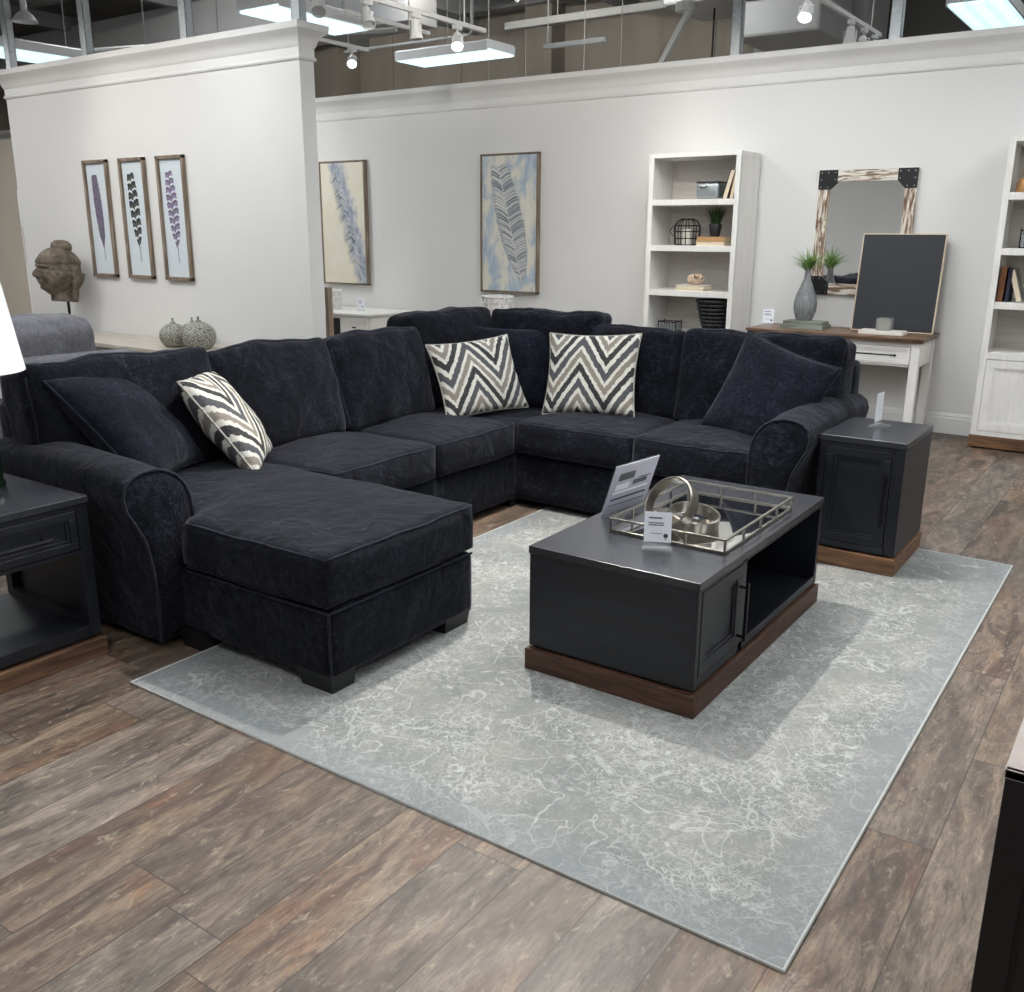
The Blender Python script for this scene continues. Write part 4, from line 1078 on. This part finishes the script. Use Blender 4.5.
book('navy book between the brown and the leaning book', -1.107, 8.13, ZS[2]+.012, .03, .245, .17, 'book_navy', R(1, 'Y') @ R(180, 'Z'), B3)
book('dark book with cream pages leaning left against the navy book', -1.02, 8.13, ZS[2]+.016, .042, .245, .17, 'book_grey', R(-18, 'Y'), B3)

# ------------------------------------------------------------------ console table
KX0, KX1, KY0, KY1, KZ = -3.04, -1.605, 7.84, 8.405, .822
cs = thing('console_table', 'white console table with brown wood top and drawer under the mirror', 'console table', ((KX0+KX1)/2, (KY0+KY1)/2, 0))
G().box(KX0, KX1, KY0, KY1, KZ-.022, KZ, .003).box(KX0+.012, KX1-.012, KY0+.012, KY1, KZ-.045, KZ-.02, .003).build('table_top', 'console_top', cs)
g = G(); zt = KZ-.045; lw = .065; x0, x1, y0, y1 = KX0+.03, KX1-.03, KY0+.03, KY1-.01
g.box(x0+lw, x1-lw, y0+.02, y0+.035, zt-.03, zt).box(x0+lw, x1-lw, y0+.02, y0+.035, zt-.19, zt-.175).box(x0+.01, x0+.03, y0+lw, y1-lw, zt-.19, zt).box(x1-.03, x1-.01, y0+lw, y1-lw, zt-.19, zt).box(x0+.01, x1-.01, y1-.03, y1-.01, zt-.19, zt)
g.box((x0+x1)/2-.02, (x0+x1)/2+.02, y0+.018, y0+.035, zt-.19, zt)
g.build('apron', 'cabinet_white', cs)
for xa in (x0, x1-lw):
    for ya in (y0, y1-lw): G().box(xa, xa+lw, ya, ya+lw, 0, zt, .003).build('leg', 'cabinet_white', cs)
mid = (x0+x1)/2
for a, b_ in ((x0+lw+.006, mid-.024), (mid+.024, x1-lw-.006)):
    d = panel_door(cs, 'y', a, b_, zt-.172, zt-.034, y0+.022, -1, 'drawer', 'cabinet_white', .022)
    hm = (a+b_)/2; hy = y0-.022
    G().tube([(hm-.19, hy, zt-.10), (hm+.19, hy, zt-.10)], .006, 8).tube([(hm-.16, y0+.02, zt-.10), (hm-.16, hy, zt-.10)], .006, 6).tube([(hm+.16, y0+.02, zt-.10), (hm+.16, hy, zt-.10)], .006, 6).lathe([(0, 0), (.01, 0), (.01, .015), (0, .015)], n=8, mx=T(hm-.20, hy, zt-.10) @ R(90, 'Y')).lathe([(0, 0), (.01, 0), (.01, .015), (0, .015)], n=8, mx=T(hm+.185, hy, zt-.10) @ R(90, 'Y')).build('handle', 'dark_metal', d)
GS = 'grey slabs under the vase'
tag(G().box(-2.80, -2.44, 8.00, 8.22, KZ, KZ+.035, .003).build('wooden_slab', 'grey_wood', org=(-2.62, 8.1, KZ)), 'grey grained slab under the vase, lower of two', 'slab', GS)
tag(G().box(-2.785, -2.455, 8.02, 8.21, KZ+.036, KZ+.062, .003).build('wooden_slab', 'grey_wood', org=(-2.62, 8.1, KZ+.036)), 'grey grained slab directly under the vase', 'slab', GS)
vs = thing('vase', 'grey fluted bottle vase holding green sprigs on the console', 'vase', (-2.635, 8.11, KZ+.063))
c = (-2.635, 8.11, KZ+.063)
G().lathe([(0, 0), (.06, 0), (.075, .03), (.092, .09), (.094, .14), (.08, .21), (.052, .28), (.030, .34), (.022, .40), (.024, .43), (.019, .43), (.017, .40), (0, .38)], c, 60, cap=False, rib=.012, ribn=20).build('body', 'fluted_grey', vs, smooth=True)
fl = thing('green_sprigs', 'airy green grass sprigs arranged in the grey vase', 'plant', (c[0], c[1], c[2]+.40))
g = G(); tuft(g, (c[0], c[1], c[2]+.40), 150, .010, .26, .0035, .4, 1.0, .45); g.build('leaf', 'leaf_green', fl)
g = G(); tuft(g, (c[0]-.01, c[1], c[2]+.40), 80, .010, .30, .0025, .4, 1.3, .5); g.build('leaf', 'leaf_pale', fl)
bd = thing('black_board', 'large dark canvas with a pale wood edge leaning before the mirror', 'canvas', (-1.94, 8.2, KZ))
mb = T(-1.95, 8.235, KZ) @ R(-8, 'X')
G().box(-.315, .315, -.004, .016, .006, .775, mx=mb).build('canvas', 'board_ink', bd)
G().box(-.323, -.315, -.010, .022, 0, .783, mx=mb).box(.315, .323, -.010, .022, 0, .783, mx=mb).box(-.315, .315, -.010, .022, 0, .006, mx=mb).box(-.315, .315, -.010, .022, .775, .783, mx=mb).build('frame', 'birch_edge', bd)
tag(G().box(-2.13, -1.79, 7.93, 8.09, KZ, KZ+.03, .003).build('stone_tray', 'stone_white', org=(-1.96, 8.0, KZ)), 'cream slab under the glass candle on the console', 'tray')
cn = thing('glass_candle', 'square smoked glass candle holder on a cream slab', 'candle', (-1.95, 8.01, KZ+.031))
G().box(-2.005, -1.895, 7.955, 8.065, KZ+.031, KZ+.128, .006).build('glass_holder', 'smoke_glass', cn)
G().box(-1.99, -1.91, 7.97, 8.05, KZ+.036, KZ+.10, .004).build('wax', 'candle_wax', cn)

# mirror on the wall
mi = thing('wall_mirror', 'wall mirror in a whitewashed wood frame with black metal corners', 'mirror', (-2.30, 8.42, 1.6))
mx0, mx1, mz0, mz1, my = -2.70, -1.912, 1.09, 2.105, 8.432; fw = .092
G().box(mx0, mx1, my-.03, my-.002, mz1-fw, mz1, .003).box(mx0, mx1, my-.03, my-.002, mz0, mz0+fw, .003).build('frame_rail', 'whitewash_x', mi)
G().box(mx0, mx0+fw, my-.031, my-.002, mz0+fw*.9, mz1-fw*.9, .003).box(mx1-fw, mx1, my-.031, my-.002, mz0+fw*.9, mz1-fw*.9, .003).build('frame_stile', 'whitewash_z', mi)
G().box(mx0+fw-.01, mx1-fw+.01, my-.014, my-.008, mz0+fw-.01, mz1-fw+.01).build('mirror_glass', 'mirror_glass', mi)
for sx, sz, cx_, cz_ in ((1, 1, mx0, mz0), (-1, 1, mx1, mz0), (1, -1, mx0, mz1), (-1, -1, mx1, mz1)):
    q = .155; g = G()
    pl = [(0, 0), (q, 0), (q, fw*1.02), (fw*1.02, q), (0, q)]
    g.prism([(cx_+sx*u*1-sx*.002, cz_+sz*w_-sz*.002) for u, w_ in pl], my-.038, my-.030, 'y')
    o = g.build('corner_bracket', 'black_satin', mi)
    g = G()
    for u, w_ in ((.02, .02), (.02, .075), (.02, .135), (.075, .02), (.135, .02), (.135, .075), (.075, .135)):
        g.lathe([(0, 0), (.006, 0), (.004, .004), (0, .005)], n=8, mx=T(cx_+sx*u, my-.038, cz_+sz*w_) @ R(90, 'X'), cap=False)
    g.build('rivet', 'nickel', o)

# ------------------------------------------------------------------ pictures on the partition
def feather_picture(x0, x1, kind, label):
    z0, z1, y = 1.172, 2.208, 5.357
    t = thing('framed_print', label, 'picture', ((x0+x1)/2, y-.02, (z0+z1)/2), 'three feather prints on the partition')
    f = .028; g = G()
    g.box(x0, x1, y-.036, y-.003, z0, z0+f, .002).box(x0, x1, y-.036, y-.003, z1-f, z1, .002).box(x0, x0+f, y-.036, y-.003, z0, z1, .002).box(x1-f, x1, y-.036, y-.003, z0, z1, .002)
    g.build('frame', 'frame_wood', t)
    p = G().box(x0+f-.002, x1-f+.002, y-.012, y-.006, z0+f-.002, z1-f+.002).build('print', 'art_paper', t)
    cx = (x0+x1)/2; yy = y-.0135; cz = (z0+z1)/2
    R_ = random.Random(hash(kind) % 97 if False else len(kind)*13)
    mat1 = {'plum': 'feather_plum', 'banded': 'feather_olive', 'violet': 'feather_violet'}[kind]
    lean = .045
    def C(k): return cx-.015+lean*(k-.5)*1.2, z1-.13-k*.76      # k 0 top .. 1 bottom
    ga, gb = G(), G(); N = 110
    for i in range(N):
        k = i/N*.84; q = i/N
        w = {'plum': .058*math.sin(PI*min(.985, .16+q*.80))**.5, 'banded': .070*math.sin(PI*min(.97, .16+q*.80))**.55, 'violet': .072*math.sin(PI*min(.97, .15+q*.80))**.6}[kind]
        if q > .84: w *= max(.25, 1-(q-.84)*4.2)
        x, z = C(k)
        for s_ in (-1, 1):
            bandk = (q*{'plum': 1, 'banded': 8, 'violet': 10}[kind]+.12*s_) % 1
            if kind != 'plum' and bandk > .66: continue
            gg = gb if (kind == 'plum' and R_.random() < .25) or (kind != 'plum' and bandk < .30) else ga
            ww = w*(1+R_.uniform(-.10, .06)); h_ = .0085; up = .030*ww/.06-.012*(1-q)
            pl = [(x, z), (x+s_*ww*.6, z+up*.75), (x+s_*ww, z+up*.7-.008), (x+s_*ww*.97, z+up*.55-.018), (x+s_*ww*.55, z+up*.55-h_), (x, z-h_*1.3)]
            gg.bm.faces.new([gg.bm.verts.new((a, yy+R_.uniform(-.0004, .0004), b_)) for a, b_ in pl])
    ga.build('feather', mat1, p); gb.build('feather', 'feather_black' if kind == 'banded' else 'feather_plum', p)
    x0_, z0_ = C(0); x1_, z1_ = C(1.0)
    G().tube([(x0_, yy-.001, z0_), (x1_, yy-.001, z1_)], .0018, 5).build('quill', 'book_grey', p)
feather_picture(-8.555, -8.185, 'plum', 'framed plum feather print, leftmost of three on the partition')
feather_picture(-8.000, -7.630, 'banded', 'framed print of a dark banded feather, between the other two')
feather_picture(-7.455, -7.085, 'violet', 'framed violet barred feather print, rightmost of the three')

def painting(x0, x1, z0, z1, mat, label):
    y = YW; t = thing('canvas_painting', label, 'painting', ((x0+x1)/2, y-.03, (z0+z1)/2), 'tall feather canvases on the back wall')
    f = .014; g = G(); d_ = .062
    g.box(x0, x1, y-d_, y-.003, z0, z0+f).box(x0, x1, y-d_, y-.003, z1-f, z1).box(x0, x0+f, y-d_, y-.003, z0, z1).box(x1-f, x1, y-d_, y-.003, z0, z1)
    g.build('frame', 'frame_wood', t)
    c_ = G().box(x0+f+.006, x1-f-.006, y-d_+.010, y-.01, z0+f+.006, z1-f-.006).build('canvas', mat, t)
    G().box(x0+f, x1-f, y-.02, y-.004, z0+f, z1-f).build('backing', 'black_satin', t)
    return t, c_, y-d_+.0095
t, cv, py = painting(-6.25, -5.53, .975, 2.368, 'canvas_blue', 'tall blue and cream canvas of a slanting white feather')
# feather strokes in raised paint
def fx(k): return -6.02+.30*k, 2.24-1.16*k      # spine, k 0 top..1 bottom
rr = random.Random(5); gw, gd = G(), G()
body = G(); vs_ = []
for i in range(41):
    q = i/40; k = q*.98; x, z = fx(k); w = .165*math.sin(PI*min(.985, .10+q*.84))**.5*(1 if q < .8 else 1-(q-.8)*1.6)
    vs_.append([body.bm.verts.new((x+sx*w*(1+rr.uniform(-.06, .06)), py-.0015, z+abs(sx)*.03)) for sx in (-1, -.5, 0, .5, 1)])
for A, B in zip(vs_, vs_[1:]):
    for q in range(4): body.bm.faces.new((A[q], A[q+1], B[q+1], B[q]))
body.build('feather_body', 'feather_grey', cv)
for i in range(46):
    q = i/46; k = q*.97; x, z = fx(k); w = .168*math.sin(PI*min(.985, .10+q*.84))**.5*(1 if q < .8 else 1-(q-.8)*1.6)
    for s_ in (-1, 1):
        g = gd if (rr.random() < .16 or i in (8, 9, 10, 22)) else gw
        up = .085*w/.17; j = rr.uniform(-.008, .008)
        pts = [V((x, py-.003, z)), V((x+s_*w*.45, py-.003, z+up*.55+j)), V((x+s_*w*.8, py-.003, z+up*.85+j)), V((x+s_*w*(1+rr.uniform(-.08, .05)), py-.003, z+up*.8+j))]
        r0 = rr.uniform(.003, .0065) if g is gw else rr.uniform(.0025, .0045); g.tube(pts, [r0, r0*1.2, r0, r0*.4], 4)
gw.tube([(fx(k/10)[0], py-.004, fx(k/10)[1]) for k in range(11)], .004, 5)
gw.build('paint_stroke', 'stroke_white', cv); gd.build('dark_stroke', 'stroke_slate', cv)
t, cv, py = painting(-8.62, -7.90, .98, 2.375, 'canvas_cream', 'cream canvas with a blue-grey feather, half hidden by the partition')
gw, gd = G(), G()
for i in range(60):
    k = i/60; x = -8.38+.36*k; z = 2.26-1.12*k; w = .13*math.sin(PI*(.12+k*.8))**.6
    for s_ in (-1, 1):
        g = gd if rr.random() < .4 else gw; g.tube([(x, py-.002, z), (x+s_*w*rr.uniform(.5, 1), py-.002, z-.05+rr.uniform(-.02, .02))], [.003, .0015], 4)
gw.build('paint_stroke', 'stroke_white', cv); gd.build('dark_stroke', 'stroke_slate', cv)

# ------------------------------------------------------------------ small white cabinet and lattice stools at the back wall
wc = thing('white_cabinet', 'small white cabinet under the half-hidden feather canvas', 'cabinet', (-7.7, 8.05, 0))
G().box(-8.7, -7.20, 7.66, 8.40, .70, .725, .004).build('cabinet_top', 'cabinet_white', wc)
G().box(-8.66, -7.24, 7.70, 8.39, .04, .70).box(-8.62, -7.28, 7.74, 8.38, 0, .05).build('body', 'cabinet_white', wc)
for a, b_ in ((-7.62, -7.27),): panel_door(wc, 'y', a, b_, .12, .68, 7.70, -1, mat='cabinet_white', rail=.05)
G().box(-8.14, -7.70, 7.692, 7.702, .12, .66).build('open_bay_shade', 'black_satin', wc)  # black sheet on the solid front stands in for a bay's shade
G().tube([(-7.47, 7.655, .575), (-7.42, 7.655, .575)], .008).build('knob', 'dark_metal', wc)
def lattice_pot(x, y, z, r, h, label):
    t = thing('lattice_pot', label, 'planter', (x, y, z), 'white openwork pots at the back wall')
    G().lathe([(r*.90, .004), (r*.96, h*.5), (r*.93, h-.004), (r*.88, h-.004), (r*.86, .01)], (x, y, z), 28, cap=False).build('body', 'stone_white', t, smooth=True)
    g = G()
    for zz in (.008, h-.006): g.tube([(x+r*math.cos(2*PI*k/28), y+r*math.sin(2*PI*k/28), z+zz) for k in range(28)], .010, 5, closed=True)
    m = 9
    for k in range(m):
        for j in range(3):
            a0 = 2*PI*(k+.5*(j % 2))/m; zc = h*(j+.5)/3; q = h/5.4
            g.tube([(x+r*math.cos(a0+q*math.cos(b_)/r), y+r*math.sin(a0+q*math.cos(b_)/r), z+zc+q*math.sin(b_)) for b_ in [2*PI*i/10 for i in range(10)]], .007, 4, closed=True)
    g.build('lattice', 'lattice_white', t)
lattice_pot(-8.06, 7.95, .725, .11, .22, 'white openwork pot on the small white cabinet by the partition')
ph = thing('pedestal', 'white pedestal hidden behind the sofa under an openwork pot', 'pedestal', (-5.9, 8.2, 0))
G().box(-6.1, -5.7, 8.02, 8.40, 0, .76, .004).build('body', 'cabinet_white', ph)
lattice_pot(-5.9, 8.2, .762, .16, .19, 'white openwork pot just below the blue feather canvas')
card('small card in a clear holder on the small white cabinet', (-7.62, 7.95, .725), 10, .09, .11)
tag(G().box(-5.690, -5.652, 5.53, 5.58, 0, 1.16, .003).build('wooden_post', 'frame_wood', org=(-5.6, 5.65, 0)), 'narrow brown wooden post just behind the partition end', 'post')

# ------------------------------------------------------------------ grey sofa, console and statue in front of the partition
gs = thing('grey_sofa', 'grey chenille sofa behind the navy sofa, facing away', 'sofa', (-6.3, 2.6, 0))
def gsoft(name, x0, x1, y0, y1, z0, z1, r=.05, bulge=(.01, .01, .01), wr=.008, seed=0, mx=None, n=None):
    return G().soft(x1-x0, y1-y0, z1-z0, r, bulge, n or (10, 24, 10), mx=T((x0+x1)/2, (y0+y1)/2, (z0+z1)/2) @ (mx or Matrix()), wr=wr, seed=seed).build(name, 'grey_chenille', gs, smooth=True, angle=0)
gsoft('back_frame', -6.08, -5.88, 1.2, 3.95, .08, .80, .045)
gsoft('arm', -6.95, -5.95, 3.62, 3.93, .08, .64, .06, n=(20, 10, 10))
gsoft('seat_base', -6.95, -6.0, 1.2, 3.65, .08, .40, .04)
gsoft('seat_cushion', -6.95, -6.25, 1.3, 2.4, .38, .55, .04); gsoft('seat_cushion', -6.95, -6.25, 2.45, 3.6, .38, .55, .04)
gsoft('back_cushion', -6.42, -6.08, 2.56, 3.76, .52, 1.03, .09, (.03, .02, .02), .022, 3, R(6, 'Y'), (10, 26, 14))
gsoft('back_cushion', -6.42, -6.08, 1.3, 2.56, .52, 1.04, .09, (.03, .02, .02), .022, 4, R(6, 'Y'), (10, 26, 14))
for x in (-6.9, -5.95):
    for y in (1.3, 3.85): G().box(x-.03, x+.03, y-.03, y+.03, 0, .09).build('leg', 'black_satin', gs)
th = G(); pts = []
for i in range(9): th.box(-5.872, -5.845+.006*(i % 2), 2.70, 3.0, .60+i*.024, .621+i*.024, .006)
tag(th.build('folded_throw', 'fixture_body', org=(-5.86, 2.85, .60)), 'pale pleated throw over the grey sofa back, beside the lampshade', 'throw')

gc = thing('grey_console', 'long pale wood console against the partition under the feather prints', 'console table', (-7.8, 5.05, 0))
G().box(-9.3, -6.38, 4.76, 5.34, .615, .65, .004).build('table_top', 'light_wood', gc)
G().box(-9.26, -6.42, 4.80, 5.33, .48, .615).build('apron', 'light_wood', gc)
for x in (-9.2, -6.5):
    for y in (4.84, 5.27): G().box(x-.03, x+.03, y-.03, y+.03, 0, .5).build('leg', 'light_wood', gc)
G().box(-7.0, -6.5, 4.79, 4.80, .50, .60).build('drawer_front', 'black_satin', gc)
def pomegranate(x, y, r, label):
    t = thing('ceramic_jar', label, 'jar', (x, y, .65), 'three ceramic jars on the pale console')
    pr = [(r*.45, 0)]+[(r*math.sin(a), r*.92*(1-math.cos(a))+.0) for a in [PI*(.2+.72*k/14) for k in range(15)]]
    z0 = pr[1][1]; pr = [(a, max(0, b_-z0*.9)) for a, b_ in pr]
    G().lathe(pr, (x, y, .65), 40).build('body', 'ceramic_scales', t, smooth=True)
    zt = .65+pr[-1][1]
    G().lathe([(r*.22, -.004), (r*.16, .012), (r*.07, .016), (r*.06, .03), (r*.10, .042), (0, .036)], (x, y, zt), 16).build('lid', 'grey_wood', t, smooth=True)
pomegranate(-6.93, 4.98, .118, 'round scaly grey ceramic jar, leftmost of the three')
pomegranate(-6.97, 5.20, .112, 'round scaly grey ceramic jar half hidden between the other two')
pomegranate(-6.62, 5.00, .135, 'round scaly grey ceramic jar, largest and rightmost of three')

# carved stone head on a rod
hd = thing('stone_statue', 'carved brown stone head with topknot, mounted on a rod', 'statue', (-8.62, 5.05, .65))
def head():
    g = G(); nu, nv = 72, 72; rows = []
    for j in range(nv+1):
        v = j/nv; th_ = PI*(.04+.90*v); row = []
        for i in range(nu):
            a = 2*PI*i/nu; dx, dy, dz = math.sin(th_)*math.cos(a), math.sin(th_)*math.sin(a), math.cos(th_)
            # face looks along -y (local)
            W, D, H = .175, .20, .235
            x, y, z = dx*W, dy*D, dz*H
            front = max(0, -dy)
            # jaw taper
            if z < 0:
                s_ = 1-.14*(abs(z)/H)**2; x *= s_
                if dy > 0: y = y*.6+.4*D*dy*1.15+.02*dy
                x += dx*.03*(1-abs(dz))
            # hair cap with a raised rim
            cap = 1/(1+math.exp(-(z-(.085-.02*front))*220)); x *= 1+.11*cap; y *= 1+.11*cap; z += .0*cap
            fx_ = x; fz = z
            def bump(cx_, cz_, sx_, sz_): return math.exp(-((fx_-cx_)/sx_)**2-((fz-cz_)/sz_)**2)
            if dy < 0:
                n_ = 0
                n_ += .024*bump(0, -.035, .020, .030)+.018*bump(0, .0, .013, .035)+.010*bump(0, -.05, .032, .014)    # nose
                n_ += .012*bump(.055, .048, .045, .010)+.012*bump(-.055, .048, .045, .010)   # brows
                n_ -= .020*bump(.055, .018, .030, .014)+.020*bump(-.055, .018, .030, .014)   # sockets
                n_ += .014*bump(.056, .010, .024, .009)+.014*bump(-.056, .010, .024, .009)   # lids
                n_ += .018*bump(0, -.093, .035, .007)+.019*bump(0, -.110, .028, .008)-.010*bump(0, -.101, .040, .004)
                n_ += .018*bump(0, -.155, .035, .022)+.008*bump(.08, -.05, .035, .04)+.008*bump(-.08, -.05, .035, .04)
                y -= n_*1.7
            if cap > .5:
                q = noise.noise(V((x*34, y*34, z*34))); y *= 1+.02*q; x *= 1+.02*q
            row.append(g.bm.verts.new((x, y, z+.30)))
        rows.append(row)
    for A, B in zip(rows, rows[1:]):
        for k in range(nu): g.bm.faces.new((A[k], A[(k+1) % nu], B[(k+1) % nu], B[k]))
    g.bm.faces.new(rows[0]); g.bm.faces.new(rows[-1][::-1])
    return g
MH = T(-8.72, 5.05, .915) @ R(-3, 'Z') @ R(-5, 'X') @ Matrix.Scale(.99, 4)
g = head(); g._xf(g.bm.verts[:], MH); o = g.build('face', 'carved_stone', hd, smooth=True, angle=0)
g = G().lathe([(.085, .50), (.095, .53), (.088, .565), (.06, .59), (.03, .598), (0, .60)], n=28, cap=False, mx=MH @ T(0, .03, 0)); g.build('topknot', 'carved_stone', hd, smooth=True)
G().lathe([(.0, .03), (.118, .03), (.12, .06), (.125, .10), (.13, .18)], n=28, cap=False, mx=MH @ T(0, .05, 0)).build('neck', 'carved_stone', hd, smooth=True)
for s_ in (-1, 1):
    G().tube([(s_*.165, .035, .37), (s_*.195, .05, .33), (s_*.19, .055, .25), (s_*.170, .06, .17), (s_*.16, .065, .09), (s_*.145, .065, .05)], [.02, .03, .026, .022, .028, .018], 10, mx=MH).build('ear', 'carved_stone', hd, smooth=True)
G().box(-.10, .10, -.08, .08, 0, .03, .003, mx=T(-8.66, 5.05, .65)).tube([(-8.63, 5.08, .68), (-8.63, 5.08, 1.0)], .013, 10).build('stand', 'dark_metal', hd)

# white panel with a dark picture beyond the partition's left end
wp = thing('display_board', 'white panel with a dark red picture beside the partition end', 'panel', (-10.15, 5.7, 0))
G().box(-10.35, -9.80, 5.66, 5.70, 0, 2.0, .003).build('board', 'cabinet_white', wp)
G().box(-10.3, -9.95, 5.645, 5.66, 1.25, 1.62, .002).build('picture', 'feather_plum', wp)
struct(G().box(-20, -10.6, 7.2, 7.35, 0, 2.75).build('wall_side', 'beige_wall'))

# pieces that can be told apart become parts of their own
def split_islands(o):
    bm = bmesh.new(); bm.from_mesh(o.data); seen = set(); isl = []
    for v in bm.verts:
        if v in seen: continue
        st_, cur = [v], []
        seen.add(v)
        while st_:
            q = st_.pop(); cur.append(q)
            for e in q.link_edges:
                w_ = e.other_vert(q)
                if w_ not in seen: seen.add(w_); st_.append(w_)
        isl.append(cur)
    if len(isl) > 1:
        for k, cur in enumerate(isl):
            keep = {v.index for v in cur}; nb = bm.copy(); nb.verts.ensure_lookup_table()
            bmesh.ops.delete(nb, geom=[v for v in nb.verts if v.index not in keep], context='VERTS')
            if k == 0: first = nb; continue
            me = bpy.data.meshes.new(o.name); nb.to_mesh(me); nb.free()
            for m_ in o.data.materials: me.materials.append(m_)
            c_ = bpy.data.objects.new(o.name.split('.')[0], me); COL.objects.link(c_); c_.parent = o.parent; c_.matrix_local = o.matrix_local
        first.to_mesh(o.data); first.free()
    bm.free()
for o in [x for x in COL.objects if x.type == 'MESH' and x.parent and x.name.split('.')[0] in ('frame_rail', 'frame_stile', 'hanger', 'rail_post', 'vent_slot')]:
    split_islands(o)

# ------------------------------------------------------------------ world and camera
w = bpy.data.worlds.new('world'); S.world = w; w.use_nodes = True
w.node_tree.nodes['Background'].inputs[0].default_value = (1, .99, .97, 1)
w.node_tree.nodes['Background'].inputs[1].default_value = .45
cam = bpy.data.cameras.new('camera'); co = bpy.data.objects.new('camera', cam); COL.objects.link(co)
cam.sensor_fit = 'HORIZONTAL'; cam.sensor_width = 36; cam.lens = 36*950.2/1024; cam.clip_end = 100
r_ = (0.82021404, 0.57203597, 0.00487591); u_ = (-0.15731313, 0.21735227, 0.96333305); f_ = (-0.55000136, 0.79090634, -0.26826415)
co.matrix_world = Matrix(((r_[0], u_[0], -f_[0], 0), (r_[1], u_[1], -f_[1], 0), (r_[2], u_[2], -f_[2], 1.6), (0, 0, 0, 1)))
S.camera = co
S.view_settings.view_transform = 'Standard'; S.view_settings.look = 'None'; S.view_settings.gamma = 1
S.view_settings.use_curve_mapping = False; S.view_settings.exposure = .12
S.cycles.max_bounces = 8; S.cycles.use_denoising = True; S.cycles.sample_clamp_indirect = 4
